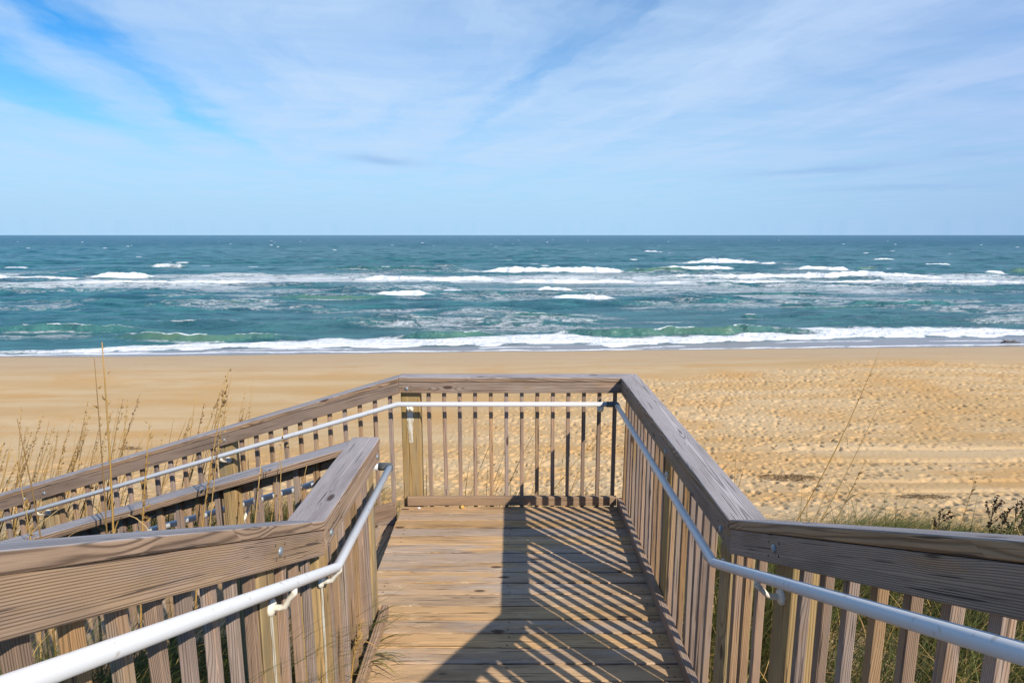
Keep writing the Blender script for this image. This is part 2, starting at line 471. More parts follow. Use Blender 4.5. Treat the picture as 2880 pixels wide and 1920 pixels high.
for e0, e1 in (box_ends(V((0, YF + .02, -.14)), V((1, 0, 0)), V((0, 1, 0)), Z, 1.76, .038, .2),
               box_ends(V((.868, 3.35, -.14)), V((0, 1, 0)), V((1, 0, 0)), Z, 2.5, .036, .2),
               box_ends(V((-.86, 3.35, -.14)), V((0, 1, 0)), V((1, 0, 0)), Z, 2.5, .038, .2),
               box_ends(V((0, 3.3, -.14)), V((0, 1, 0)), V((1, 0, 0)), Z, 2.5, .038, .2),
               box_ends(V((0, 2.1, -.14)), V((1, 0, 0)), V((0, 1, 0)), Z, 1.68, .038, .2)):
    B.add(e0, e1, .004, 1)
B.build('joist_frame', SIDEW, deck)

# ------------------------------------------------------------------ flights of steps
up = empty('upper_stairs', (0, .6, .6), 'straight upper flight of wooden steps leading down to the landing', 'stairs')
rise, run = .1283, .28
for k in range(12):
    B = Boards(); yb = 2.1 - run * k; zt = rise * (k + 1)
    for q in range(2):
        B.add([(-.70, yb - .142 - q * .146, zt - .036), (-.70, yb - .0 - q * .146, zt - .036), (-.70, yb - q * .146, zt), (-.70, yb - .142 - q * .146, zt)],
              [(.84, yb - .142 - q * .146, zt - .036), (.84, yb - q * .146, zt - .036), (.84, yb - q * .146, zt), (.84, yb - .142 - q * .146, zt)], .0045, 2)
    B.build('tread', DECKW, up)
for sx in (-.745, .845):
    B = Boards()
    f = lambda y, lo, hi: [V((sx - .02, y, lo)), V((sx + .018, y, lo)), V((sx + .018, y, hi)), V((sx - .02, y, hi))]
    B.add(f(2.118, -.25, .10), f(-1.25, -.25 + 3.37 * SLOPE, .10 + 3.37 * SLOPE), .004, 1); B.build('stringer', SIDEW, up)
low = empty('lower_stairs', (LX0, 3.95, -.3), 'lower flight of wooden steps descending to the left between two railings', 'stairs')
ctr = V((LX0, YF, 0))
for k in range(12):
    B = Boards(); s0 = .445 * k; zt = -.142 * (k + 1)
    for q in range(3):
        a = s0 + .147 * q - .03; b = a + .142
        def pt(s, w, z): return ctr + uL * s - oL * w + Z * z
        w0, w1 = .045, 1.40
        B.add([pt(a, w0, zt - .036), pt(b, w0, zt - .036), pt(b, w0, zt), pt(a, w0, zt)],
              [pt(a, w1, zt - .036), pt(b, w1, zt - .036), pt(b, w1, zt), pt(a, w1, zt)], .0045, 2)
    B.build('tread', DECKW, low)
for w in (.002, 1.408):
    B = Boards()
    f = lambda s: [ctr + uL * s - oL * (w + .036) + Z * (-.26 - LSL * s), ctr + uL * s - oL * w + Z * (-.26 - LSL * s),
                   ctr + uL * s - oL * w + Z * (.062 - LSL * s), ctr + uL * s - oL * (w + .036) + Z * (.062 - LSL * s)]
    B.add(f(.045), f(5.4), .005, 2, cuts=3, wob=.001); B.build('stringer', SIDEW, low)

# ------------------------------------------------------------------ handrail pipes
PZ, PR = .874, .0185
def bracket(root, p, wall, scale=1.):
    """flange on the timber, curved arm, saddle under the pipe"""
    p, wall = V(p), V(wall); o = (wall - p); o.z = 0; o.normalize()
    b = Bits().add(dome(wall - o * .001, -o, .027, .014))
    pts = [wall - o * .004]
    q = wall - o * .03
    pts += [q + Z * .0, wall - o * .048 + Z * .006, p + o * .014 - Z * .048, p - Z * .034, p - Z * .016]
    b.add(tube_mesh(pts, [.012, .010, .009, .009, .010, .010], 10, ref=V((.3, .4, .8))))
    return b.build('bracket', OLDP, root)
outer = empty('handrail', (.5, 4.5, PZ), 'long white pipe handrail following the lower stairs, far railing and right railing', 'handrail', 'white pipe handrails')
cL, cR, cN = V((-.884, 4.590, PZ)), V((.806, 4.590, PZ)), V((.806, 2.262, PZ))
pe = V((.806, YN, PZ + (2.262 - YN) * SLOPE)); pl = cL + uL * 5.4 - Z * LSL * 5.4
Bits().add(tube_mesh([pl, cL, cR], PR, 20)).build('pipe', PAINT, outer)
Bits().add(tube_mesh([cR - V((0, .012, 0)), cN, pe], PR, 20)).build('pipe', PAINT, outer)
Bits().add(tube_mesh([cR + V((-.075, 0, 0)), cR + V((-.02, 0, 0)), cR + V((-.004, -.004, 0)), cR + V((0, -.02, 0)), cR + V((0, -.05, 0))], .0225, 16)).build('elbow', FITM, outer)
bracket(outer, cL + V((.075, 0, 0)), (cL.x + .075 , YF + .041, PZ - .07))
bracket(outer, (.70, 4.590, PZ), (.70, YF + .041, PZ - .07))
for s in (1.44, 3.04, 4.6):
    c = cL + uL * s - Z * LSL * s; bracket(outer, c, c + oL * .108 - Z * .075)
for yb in (3.33, 2.37):
    bracket(outer, (.806, yb, PZ), (XR + .041, yb, PZ - .07))
for yb in (1.85, .36):
    c = V((.806, yb, PZ + (2.262 - yb) * SLOPE)); bracket(outer, c, (XR + .041, yb, c.z - .075))
inner = empty('handrail', (-.7, 3.0, PZ), 'white pipe handrail on the near left railing, turning back at the free end', 'handrail', 'white pipe handrails')
iN = V((-.690, 2.228, PZ)); iE = V((-.690, 3.296, PZ)); iW = V((-.865, 3.296, PZ - .006))
ps_ = V((-.690, YN, PZ + (2.228 - YN) * SLOPE)); iV = iW + uL * .3 - Z * (LSL * .3 + .022); pz_ = iV + uL * 5. - Z * LSL * 5.
Bits().add(tube_mesh([ps_, iN, iE - V((0, .01, 0))], PR, 20)).build('pipe', PAINT, inner)
Bits().add(tube_mesh([iE - V((.01, 0, 0)), iW, iV, pz_], PR, 20)).build('pipe', PAINT, inner)
Bits().add(tube_mesh([iE + V((0, -.03, 0)), iE + V((0, -.014, 0)), iE + V((-.005, -.002, 0)), iE + V((-.018, 0, 0)), iE + V((-.062, 0, 0))], .0218, 16)).build('elbow', FITM, inner)
for yb in (1.78, .25):
    c = V((-.690, yb, PZ + (2.228 - yb) * SLOPE)); bracket(inner, c, (XL - .041, yb, c.z - .085))
bracket(inner, (-.690, 2.262, PZ), (XL - .041, 2.262, PZ - .08))
for s in (.66, 2.25):
    c = iW + uL * s - Z * (LSL * s + .022); bracket(inner, c, c - oL * .10 - Z * .075)

# ------------------------------------------------------------------ ground
def lerp_prof(y, pts):
    a = np.array(pts); return np.interp(y, a[:, 0], a[:, 1])
PROF = [(-14, 1.6), (-8, 1.35), (-2, .75), (0, .28), (1.5, -.18), (2.6, -.44), (4.6, -.55), (5.6, -.80), (7, -1.46), (8.6, -1.98), (11, -2.34), (14, -2.56), (19, -2.80), (24, -3.0), (27, -3.25), (30, -3.62), (34.2, -4.33), (38, -4.75), (60, -6.2), (200, -9.)]
def shore(x): return 34.25 + .055 * x + .35 * (fbm(x / 9., x * 0, 3, 3) - .5) * 2
def G0(x, y):
    ym = y - (.055 * x) * sm(12, 30, y) - .35 * (fbm(x / 9., x * 0, 3, 3) - .5) * 2 * sm(25, 34, y)
    yy = ym
    z = (lerp_prof(yy - .5, PROF) + lerp_prof(yy, PROF) * 2 + lerp_prof(yy + .5, PROF)) / 4
    left = np.clip(-.8 - x, 0, 4.5)
    z = z + (.42 - .03 * left) * sm(0, .5, left) * (1 - sm(2.3, 3.3, y)) * sm(-1, .5, y) - .25 * left * sm(2.0, 3.4, y) * (1 - .38 * sm(4.7, 5.1, y)) * (1 - sm(5.4, 8.5, y)) - .04 * left * (1 - sm(2., 3.4, y))
    z = z + .26 * sm(.3, 1.2, left) * sm(4.8, 5.2, y) * (1 - sm(5.8, 7.4, y))
    nr = np.clip(x - 1.2, 0, 8)
    z = z + .16 * sm(0, .6, nr) * (1 - sm(3.6, 5.0, y)) * sm(-1, .5, y) + .12 * np.sin(nr * .9) * (1 - sm(6, 9, y)) * sm(0, .6, nr)
    z = z + .30 * np.exp(-(((x - 13.) / 9.) ** 2 + ((y - 22.) / 4.) ** 2))
    return z
def wobble(x, y):
    return (fbm(x / 1.7, y / 1.7, 21, 3) - .5) * .16 * (1 - sm(6, 12, y)) + (fbm(x / 5., y / 2.5, 31, 3) - .5) * .10 * sm(6, 12, y) * (1 - sm(24, 30, y))
def trample(x, y):
    edge = 20.6 + .33 * np.clip(x - 5.4, 0, 10) - .12 * np.clip(x - 15, 0, 30) + (fbm(x / 2.2, y / 2.2, 41, 3) - .5) * 1.6
    m = (1 - sm(edge - .5, edge + .3, y)) * sm(-1.0, 2.5, x + (fbm(x / 3., y / 3., 44, 3) - .5) * 5 + (20 - y) * .25)
    near = (1 - sm(10.5, 15.5, y + (x + 2) * -.12)) * .75 * sm(-16, -7, x)
    track = 1 - .85 * sm(.55, .9, np.exp(-((y - 12.3 - .02 * x) / .55) ** 2)) * sm(5., 7.5, x) - .8 * sm(.55, .9, np.exp(-((y - 10.2 - .02 * x) / .45) ** 2)) * sm(5.5, 8, x)
    return np.clip(np.maximum(m, near), 0, 1) * np.clip(track, 0.05, 1) * (1 - sm(23.5, 25.5, y)) * (.35 + .65 * sm(7.5, 9., y))
def dents(x, y):
    z = 0
    for sc, dep, sd, pr in ((.25, .034, 51, .6), (.16, .024, 67, .6), (.34, .034, 83, .35), (.58, .032, 97, .12)):
        wx = x + (fbm(x / .5, y / .5, sd + 3, 2) - .5) * .16; wy = y + (fbm(x / .5, y / .5, sd + 5, 2) - .5) * .16
        d, r, ox, oy = cells(wx / sc, wy / (sc * 1.25), sd)
        an = r * 6.28
        ex = ox * np.cos(an) + oy * np.sin(an); ey = -ox * np.sin(an) + oy * np.cos(an)
        q = np.hypot(ex / .31, ey / .19)
        pit = np.exp(-q ** 3. * 1.1); rim = np.exp(-((q - 1.35) / .45) ** 2)
        z = z + (-pit * dep + rim * dep * .22) * (r * 1.9 % 1 < pr)
    return z

def grid_obj(name, X, Y, Zz, mat, attrs=None, kind='structure'):
    R, C = X.shape
    me = bpy.data.meshes.new(name)
    me.vertices.add(R * C)
    me.vertices.foreach_set('co', np.stack([X, Y, Zz], -1).astype(np.float32).ravel())
    i = (np.arange(R - 1)[:, None] * C + np.arange(C - 1)[None, :]).astype(np.int32)
    q = np.stack([i, i + 1, i + C + 1, i + C], -1).reshape(-1, 4)
    n = len(q)
    me.loops.add(n * 4); me.polygons.add(n)
    me.loops.foreach_set('vertex_index', q.ravel())
    me.polygons.foreach_set('loop_start', np.arange(n, dtype=np.int32) * 4)
    me.polygons.foreach_set('use_smooth', np.ones(n, dtype=bool))
    me.update(calc_edges=True)
    me.materials.append(mat)
    for k, a in (attrs or {}).items(): put_attr(me, k, 'FLOAT', a)
    o = link(name, me); o['kind'] = kind
    return o

def ys_of_px(p0, p1, step, drop):
    py = np.arange(p0, p1, step)
    al = PITCH + np.arctan((py - 960) / FPX)
    return drop / np.tan(al)

def sand_mat():
    m = NT('beach_sand')
    o = m.n('ShaderNodeNewGeometry').outputs['Position']
    x, y, z = m.xyz(o)
    wet = m.attr('wet'); tr = m.attr('trod')
    st = m.noise(m.vec(m.math('MULTIPLY', x, .12), m.math('MULTIPLY', y, .9), 0.), 1., 4., .6)
    pa = m.noise(m.vec(m.math('MULTIPLY', x, .35), m.math('MULTIPLY', y, .6), 3.), 1., 4., .6)
    fine = m.noise(o, 55., 4., .7)
    sp = m.noise(m.vec(m.math('MULTIPLY', x, 4.), m.math('MULTIPLY', y, 7.), 0.), 1., 3., .6)
    c = m.mix(m.ramp(st, .36, .64), (.515, .335, .155), (.575, .415, .235))
    c = m.mix(m.math('MULTIPLY', m.ramp(pa, .46, .68), .75), c, (.53, .305, .115))
    c = m.mix(m.math('MULTIPLY', m.ramp(fine, .35, .8), .35), c, (.40, .26, .13))
    c = m.mix(m.math('MULTIPLY', m.ramp(sp, .62, .72), m.math('MULTIPLY', tr, .5)), c, (.26, .155, .075))
    far = m.ramp(m.math('SUBTRACT', y, m.math('MULTIPLY', x, .055)), 21., 27.)
    c = m.mix(m.math('MULTIPLY', far, .75), c, (.485, .355, .225))
    speck = m.noise(m.vec(m.math('MULTIPLY', x, 5.), m.math('MULTIPLY', y, 2.2), 9.), 1., 2., .5)
    c = m.mix(m.math('MULTIPLY', m.ramp(speck, .745, .775), m.math('MULTIPLY', far, .7)), c, (.22, .13, .06))
    c = m.mix(m.ramp(wet, 0., 1.), c, (.19, .13, .088))
    rg = m.ramp(wet, .3, 1., .92, .16)
    h = m.math('ADD', m.noise(o, 18., 4., .65), m.math('MULTIPLY', m.noise(o, 140., 2.), .25))
    b = m.bump(h, m.ramp(wet, 0., .6, .55, .03), .03)
    m.set(Base_Color=c, Roughness=rg, Specular_IOR_Level=m.ramp(wet, .3, 1., .12, .36), Normal=b)
    return m.m

yl = [5.2]
while yl[-1] < 40.:
    q = yl[-1]; dz = CAMZ - float(lerp_prof(q, PROF)); yl.append(q + max(.013, q * q / dz / FPX * (.85 if q < 17 else .62)))
yr = np.concatenate([np.arange(-14, 5.15, .06), np.array(yl), np.array([42, 46, 52, 60, 90, 200.])])
NC = 1250
tt = np.linspace(-1, 1, NC); tt = np.sign(tt) * (np.abs(tt) * .72 + .28 * np.abs(tt) ** 3)
Wd = np.maximum(10.5, yr * 1.28 + 4.)
X = tt[None, :] * Wd[:, None]; Y = np.repeat(yr[:, None], NC, 1)
T = trample(X, Y)
TD = T * (.35 + 1.3 * fbm(X / 2.2, Y / 2.8, 73, 3))
TD = np.maximum(TD, .16 * fbm(X / 4., Y / 2., 77, 2) * (1 - sm(19, 25, Y)) * sm(5.5, 7.5, Y))
Zg = G0(X, Y) + wobble(X, Y) + TD * dents(X, Y)
for yc_, w_ in ((12.75, .10), (11.85, .10), (10.55, .08), (9.9, .08)):
    Zg = Zg - .05 * np.exp(-((Y - yc_ - .02 * X - .1 * (fbm(X / 3, X * 0, 91, 2) - .5)) / w_) ** 2) * sm(4.5, 7.5, X) * (.5 + fbm(X / 1.3, Y / .4, 95, 3))
SH = shore(X)
wet = sm(SH - 3.4, SH - .9, Y + (fbm(X / 7, Y / 2, 61, 3) - .5) * 1.6)
grid_obj('beach', X, Y, Zg, sand_mat(), {'wet': wet, 'trod': T})

def ground_z(x, y):
    x = np.atleast_1d(np.asarray(x, float)); y = np.atleast_1d(np.asarray(y, float))
    return G0(x, y) + wobble(x, y)

# ------------------------------------------------------------------ sea
D = CAMZ - SEA
def sea_pt(px, py):
    p = at_z(px, py, SEA); return p.x, p.y
# breakers: x0, x1, crest row, trough row, foam, green   (photo rows turned into places on the water)
BRK = [(0, 212, 775, 785, 1, 0), (-200, 20, 770, 786, 1, 0), (245, 433, 762, 782, 1.3, .6), (190, 775, 786, 799, 1, .2), (449, 694, 838, 855, .15, 1),
       (763, 1075, 822, 841, .12, 1), (453, 551, 904, 914, .9, .3), (-100, 449, 909, 933, .22, .35), (286, 816, 928, 960, .16, 1.1),
       (1348, 1760, 747, 767, 1.35, .5), (1762, 1960, 747, 766, .2, 1), (1009, 1393, 770, 789, 1.1, .1), (1429, 1784, 784, 796, 1.1, .2),
       (1070, 1197, 814, 833, 1.2, .5), (1233, 1323, 810, 822, .9, .4), (1511, 1601, 803, 820, 1.1, .5), (1552, 1735, 827, 845, .95, .1),
       (1590, 2300, 911, 944, .14, .85), (1100, 1440, 928, 955, .2, .9), (1940, 2104, 723, 740, 1.0, .4), (2136, 2190, 736, 743, .8, .2),
       (2271, 2402, 744, 759, 1.1, .4), (2400, 2490, 746, 757, .1, .8), (2471, 2516, 723, 731, .9, .4), (2602, 2687, 738, 747, .9, .3), (1920, 2646, 762, 782, 1.0, .1),
       (1840, 2900, 786, 798, 1.15, .2), (2757, 2835, 756, 771, 1.0, .5), (2830, 3000, 750, 768, .15, 1), (1805, 1870, 703, 711, .8, .4),
       (480, 530, 735, 742, .6, .1), (0, 85, 748, 755, .6, .1), (410, 520, 738, 752, .5, .2), (1380, 1640, 880, 896, .16, .35),
       (1150, 1260, 888, 908, .3, .35), (2240, 2480, 860, 872, .2, .35), (2120, 2190, 880, 895, .25, .35), (2420, 2700, 842, 858, .15, .3), (600, 760, 900, 912, .3, .3),
       (2200, 2300, 852, 864, .4, .2), (1860, 2060, 742, 757, .6, .6), (880, 1230, 748, 758, .3, .3), (2050, 2360, 820, 830, .2, .2)]
ysr = np.concatenate([ys_of_px(661.35, 662.4, .12, D), ys_of_px(662.5, 730, .45, D), ys_of_px(730, 862, .20, D), ys_of_px(862, 1006, .30, D)])
ysr = np.unique(ysr)
NCS = 1000
ts = np.linspace(-1, 1, NCS)
Xs = ts[None, :] * (ysr * 1.04 + 2.5)[:, None]; Ys = np.repeat(ysr[:, None], NCS, 1)
dsh = Ys - shore(Xs)                                  # distance seaward of the waterline
deep = sm(1.5, 12, dsh)
sk = Ys + .055 * -Xs + 2.5 * (fbm(Xs / 30., Ys / 30., 101, 2) - .5)
Zs = ((fbm(Xs / 15., sk / 4.6, 103, 3) - .5) * 1.35 + (fbm(Xs / 4.2, sk / 1.5, 107, 3) - .5) * .44) * deep * (1 - sm(600, 2500, Ys))
Zs = Zs + (fbm(Xs / 1.3, Ys / .55, 111, 2) - .5) * .10 * deep * (1 - sm(120, 260, Ys))
Zs = Zs + (fbm(Xs / 60., sk / 16., 115, 2) - .5) * .9 * sm(60, 140, dsh) * (1 - sm(900, 3000, Ys))
foam = .0 * Xs
face = .0 * Xs
fo_lo = fbm(Xs / 6., Ys / 2.2, 121, 4)
# spent foam drifting in the surf zone
band = np.exp(-((Ys - 88.) / 26.) ** 2)
foam = np.maximum(foam, band * (.26 + .38 * sm(.44, .64, fbm(Xs / 22., Ys / 9., 131, 3))))
foam = np.maximum(foam, sm(1, 8, dsh) * (1 - sm(40, 70, dsh)) * (.08 + .34 * sm(.50, .68, fbm(Xs / 14., Ys / 3.5, 135, 3))))
def patch(px0, px1, py0, py1, amt):
    global foam
    a, b = at_z((px0 + px1) / 2, py1, SEA), at_z((px0 + px1) / 2, py0, SEA)
    x0 = at_z(px0, (py0 + py1) / 2, SEA).x; x1 = at_z(px1, (py0 + py1) / 2, SEA).x
    wx, wy = (x1 - x0) / 2, (b.y - a.y) / 2
    d = np.hypot((Xs - (x0 + x1) / 2) / wx, (Ys - (a.y + b.y) / 2) / wy)
    foam = np.maximum(foam, amt * .74 * (1 - sm(.45, 1.15, d)) * (.65 + .7 * fbm(Xs / 7., Ys / 2.5, int(px0) + 900, 3)))
patch(-150, 900, 783, 822, .72); patch(450, 1100, 772, 800, .68); patch(1300, 2500, 768, 812, .78); patch(1500, 2900, 796, 838, .66); patch(1850, 2450, 820, 850, .70)
patch(1000, 1500, 772, 800, .66); patch(1700, 2200, 840, 880, .52); patch(330, 1000, 850, 880, .50); patch(1150, 1700, 822, 860, .5); patch(0, 330, 845, 880, .5); patch(1050, 1350, 742, 775, .5)
# shore break: edges of the white band along the beach
bx = np.array([-300, 0, 430, 735, 960, 1200, 1368, 1480, 1597, 1720, 1920, 2246, 2573, 2880, 3200])
bt = np.array([992, 990, 972, 962, 953, 951, 948, 943, 938, 951, 946, 925, 921, 927, 925])
bb = np.array([1000, 997, 986, 978, 977, 975.5, 973, 968, 966, 973, 966, 956, 948, 946, 942])
wl = np.array([1003, 1001, 996, 993, 991, 989.5, 988, 987, 987, 985.5, 983.5, 979.5, 973.5, 970, 967])
pt_ = np.array([sea_pt(a, b) for a, b in zip(bx, bt)]); pb_ = np.array([sea_pt(a, b) for a, b in zip(bx, bb)]); pw_ = np.array([sea_pt(a, b) for a, b in zip(bx, wl)])
ft = np.interp(Xs, pt_[:, 0], pt_[:, 1]); fb = np.interp(Xs, pb_[:, 0], pb_[:, 1]); fw = np.interp(Xs, pw_[:, 0], pw_[:, 1])
rag = (fbm(Xs / 1.6, Ys / 1.6, 151, 4) - .5)
wid = np.maximum(ft - fb, .4)
q = (Ys + rag * 1.6 - fb) / wid
strong = sm(-30, -12, Xs)
foam = np.maximum(foam, (sm(-.04, .14, q) * (1 - sm(.55, 1.35, q))) * (.55 + .62 * strong) * (.75 + .5 * fbm(Xs / 3., Ys / .8, 157, 3)))
hump = np.exp(-((q - .62) / .42) ** 2) * (.10 + .10 * np.exp(-((Xs - 3.) / 5.) ** 2) + .14 * sm(6, 20, Xs))
Zs = Zs + hump * (.55 + .9 * fbm(Xs / 1.1, Ys / .6, 155, 3)) * .8
# thin swash between the band and the waterline
shal = (1 - sm(-.25, .35, (Ys - fb) / np.maximum(wid, 1))) 
Zs = np.where(Ys < fb + .3, Zs * .05, Zs)
# edge of the swash
edge = np.exp(-((Ys - fw - .25 - rag * .5) / .16) ** 2)
foam = np.maximum(foam, edge * .85)
lace = np.exp(-((Ys - (fw + (fb - fw) * (.35 + .5 * fbm(Xs / 6., Xs * 0, 161, 3)))) / .25) ** 2) * (fb - fw > .8)
foam = np.maximum(foam, lace * .6 * sm(.4, .55, fbm(Xs / 4, Xs * 0 + 5, 163, 3)))
foam = foam * sm(-.15, .05, Ys - fw)
for (x0, x1, yt, yb, fm, gr), seed in zip(BRK, range(200, 400)):
    mx = (x0 + x1) / 2
    A = (yb - yt) / FPX * math.hypot(sea_pt(mx, yb)[1], D) * .85
    X0, Yb = sea_pt(x0, yb)[0], sea_pt(mx, yb)[1]
    X1 = sea_pt(x1, yb)[0]
    m = (np.abs(Ys - Yb) < 14 * max(A, .5) + 4)
    rows = np.where(m.any(1))[0]
    if len(rows) == 0: continue
    sl = slice(rows[0], rows[-1] + 1)
    x, y_ = Xs[sl], Ys[sl]
    tl = max(.42 * (X1 - X0), .8)
    wx_ = (fbm(x / 2.2, x * 0 + seed, seed, 3) - .5)
    wy_ = (fbm(x / 5., y_ / 3. + seed, seed + 21, 3) - .5); env = sm(X0 - tl * .5, X0 + tl, x + (wx_ + wy_) * 2.5) * (1 - sm(X1 - tl, X1 + tl * .5, x + (wx_ + wy_) * 2.5))
    yc = Yb + wx_ * 2.2 * A + (fbm(x / 9., x * 0, seed + 3, 2) - .5) * 3.5 * A
    s = (y_ - yc) / max(A, .15)
    h = np.where(s < 1.3, sm(-.1, 1.3, s), np.exp(-(s - 1.3) / (2.2 if fm < .6 else 1.5)))
    rough = (.55 + .45 * fbm(x / .8, y_ / .8, seed + 9, 3)) * (.6 + .8 * fbm(x / 6., x * 0, seed + 12, 3))
    Zs[sl] = np.maximum(Zs[sl] * (1 - .8 * env * h) + 0, Zs[sl] * .2 + A * np.clip(env * 1.5, 0, 1) ** .8 * h * rough)
    fsh = sm(-.5, .1, s) * (1 - sm(1.5, 2.6, s))
    if fm < .5: foam[sl] *= 1 - .93 * np.clip(env * 1.6, 0, 1) * sm(-.3, .2, s) * (1 - sm(1.2, 1.6, s))
    if fm >= .8:
        ew = sm(X0 - 3 * tl, X0 + tl, x + (wx_ + wy_) * 6) * (1 - sm(X1 - tl, X1 + 3 * tl, x + (wx_ + wy_) * 6))
        foam[sl] = np.maximum(foam[sl], .62 * ew * sm(-2.5, .3, s + 2 * wy_) * (1 - sm(2., 8., s + 4 * wy_)) * (.5 + .9 * fbm(x / 5., y_ / 1.6, seed + 51, 3)))
    if fm >= .5: foam[sl] = np.maximum(foam[sl], fm * 1.3 * np.clip(env * 1.7, 0, 1) * fsh * (.62 + .75 * fbm(x / 3.5, y_ / 1.2, seed + 31, 3)))
    else:
        foam[sl] = np.maximum(foam[sl], (fm + .62 * (wx_ > .02)) * env * sm(.85, 1.3, s) * (1 - sm(1.6, 2.2, s)))
        foam[sl] = np.maximum(foam[sl], .5 * env * sm(-1.2, -.2, s) * (1 - sm(.1, .5, s)))
    face[sl] = np.maximum(face[sl], gr * env * sm(-.3, .7, s) * (1 - sm(1.2, 2.2, s)) * (.45 + .9 * fbm(x / 2., y_ / .8, seed + 41, 3)))
# whitecaps far out
wc, wr, _, _ = cells(Xs / 26., sk / 17., 171)
foam = np.maximum(foam, sm(.11, .05, wc * (1 + 1.2 * wr)) * (wr > .62) * sm(60, 90, dsh) * (1 - sm(700, 1500, Ys)) * .95)
green = np.exp(-((dsh - 9) / 7.) ** 2) * .5

def sea_mat():
    m = NT('sea_water')
    o = m.n('ShaderNodeNewGeometry').outputs['Position']
    x, y, z = m.xyz(o)
    fo, fa, sh, gr = m.attr('foam'), m.attr('face'), m.attr('shallow'), m.attr('greenish')
    dist = m.ramp(y, 40., 700.)
    # foam breakup at three sizes
    n1 = m.noise(m.vec(m.math('MULTIPLY', x, .20), m.math('MULTIPLY', y, .62), m.math('MULTIPLY', z, 1.2)), 1., 5., .62, .9)
    n2 = m.noise(m.vec(m.math('MULTIPLY', x, .85), m.math('MULTIPLY', y, 1.5), m.math('MULTIPLY', z, 3.)), 1., 4., .62, 1.1)
    n3 = m.noise(m.vec(m.math('MULTIPLY', x, 3.4), m.math('MULTIPLY', y, 3.4), m.math('MULTIPLY', z, 5.)), 1., 3., .65, .5)
    def ridge(q, k): return m.math('SUBTRACT', 1., m.math('MULTIPLY', m.math('ABSOLUTE', m.math('SUBTRACT', q, .5)), k), clamp=True)
    nn = m.math('ADD', m.math('ADD', m.math('MULTIPLY', ridge(n1, 6.), .42), m.math('MULTIPLY', ridge(n2, 6.), .33)), m.math('MULTIPLY', n3, .32))
    f = m.ramp(m.math('ADD', nn, m.math('MULTIPLY', fo, 1.12)), .98, 1.36)
    f = m.math('MULTIPLY', f, m.ramp(fo, .03, .20))
    streak = m.noise(m.vec(m.math('MULTIPLY', x, .16), m.math('MULTIPLY', y, .55), 0.), 1., 4., .6)
    c = m.mix(m.ramp(streak, .38, .62), (.011, .090, .122), (.042, .178, .195))
    c = m.mix(m.ramp(y, 120., 700.), c, (.008, .088, .145))
    c = m.mix(m.math('MULTIPLY', gr, .6), c, (.05, .14, .13))
    c = m.mix(m.math('MULTIPLY', fa, .75, clamp=True), c, (.105, .185, .105))
    c = m.mix(m.math('MULTIPLY', sh, .9), c, (.25, .215, .20))
    f = m.math('MULTIPLY', f, m.ramp(fo, .50, .90, .62, 1.))
    c = m.mix(f, c, (.90, .91, .92))
    b1 = m.noise(m.vec(m.math('MULTIPLY', x, .55), m.math('MULTIPLY', y, 1.5), 0.), 1., 5., .62)
    b2 = m.noise(m.vec(m.math('MULTIPLY', x, 3.), m.math('MULTIPLY', y, 6.), 0.), 1., 3., .6)
    h = m.math('ADD', b1, m.math('MULTIPLY', b2, .3))
    h = m.math('ADD', h, m.math('MULTIPLY', m.math('MULTIPLY', nn, f), .35))
    nb = m.bump(h, m.math('MULTIPLY', m.math('MULTIPLY', m.ramp(sh, 0., .8, 1., .05), m.ramp(fa, 0., 1., 1., .4)), .95), .7)
    m.set(Base_Color=c, Roughness=m.math('ADD', m.math('MULTIPLY', f, .6), .22), IOR=1.333, Specular_IOR_Level=m.math('MULTIPLY', m.math('SUBTRACT', 1., f), m.ramp(y, 40., 420., .36, .022)), Normal=nb)
    return m.m
grid_obj('sea', Xs, Ys, Zs + SEA, sea_mat(), {'foam': foam, 'face': np.clip(face, 0, 1.2), 'shallow': shal, 'greenish': green})

# ------------------------------------------------------------------ plants
def plant_mat(name, c1, c2, c3=None, trans=.25):
    m = NT(name)
    t = m.attr('tone')
    o = m.n('ShaderNodeNewGeometry').outputs['Position']
    c = m.mix(m.ramp(t, .25, .6), c1, c2)
    if c3: c = m.mix(m.ramp(t, .62, .8), c, c3)
    c = m.mix(m.math('MULTIPLY', m.noise(o, 60., 2.), .4), c, m.mix(.5, c, (.05, .03, .015)))
    m.set(Base_Color=c, Roughness=.6, Specular_IOR_Level=.25)
    tr = m.n('ShaderNodeBsdfTranslucent', {0: c})
    mx = m.n('ShaderNodeMixShader', {0: trans, 1: m.b.outputs[0], 2: tr.outputs[0]})
    m.t.links.new(mx.outputs[0], m.out.inputs[0])
    return m.m
GRASSM = plant_mat('dune_grass_blades', (.075, .098, .018), (.155, .16, .038), (.44, .30, .12))
STRAW = plant_mat('dry_straw', (.52, .31, .09), (.64, .42, .16), (.33, .20, .075), .15)
HEADM = plant_mat('dry_seed', (.40, .24, .085), (.52, .33, .13), (.26, .15, .06), .2)
DARKW = plant_mat('dead_weed', (.05, .032, .02), (.085, .05, .028), None, .05)

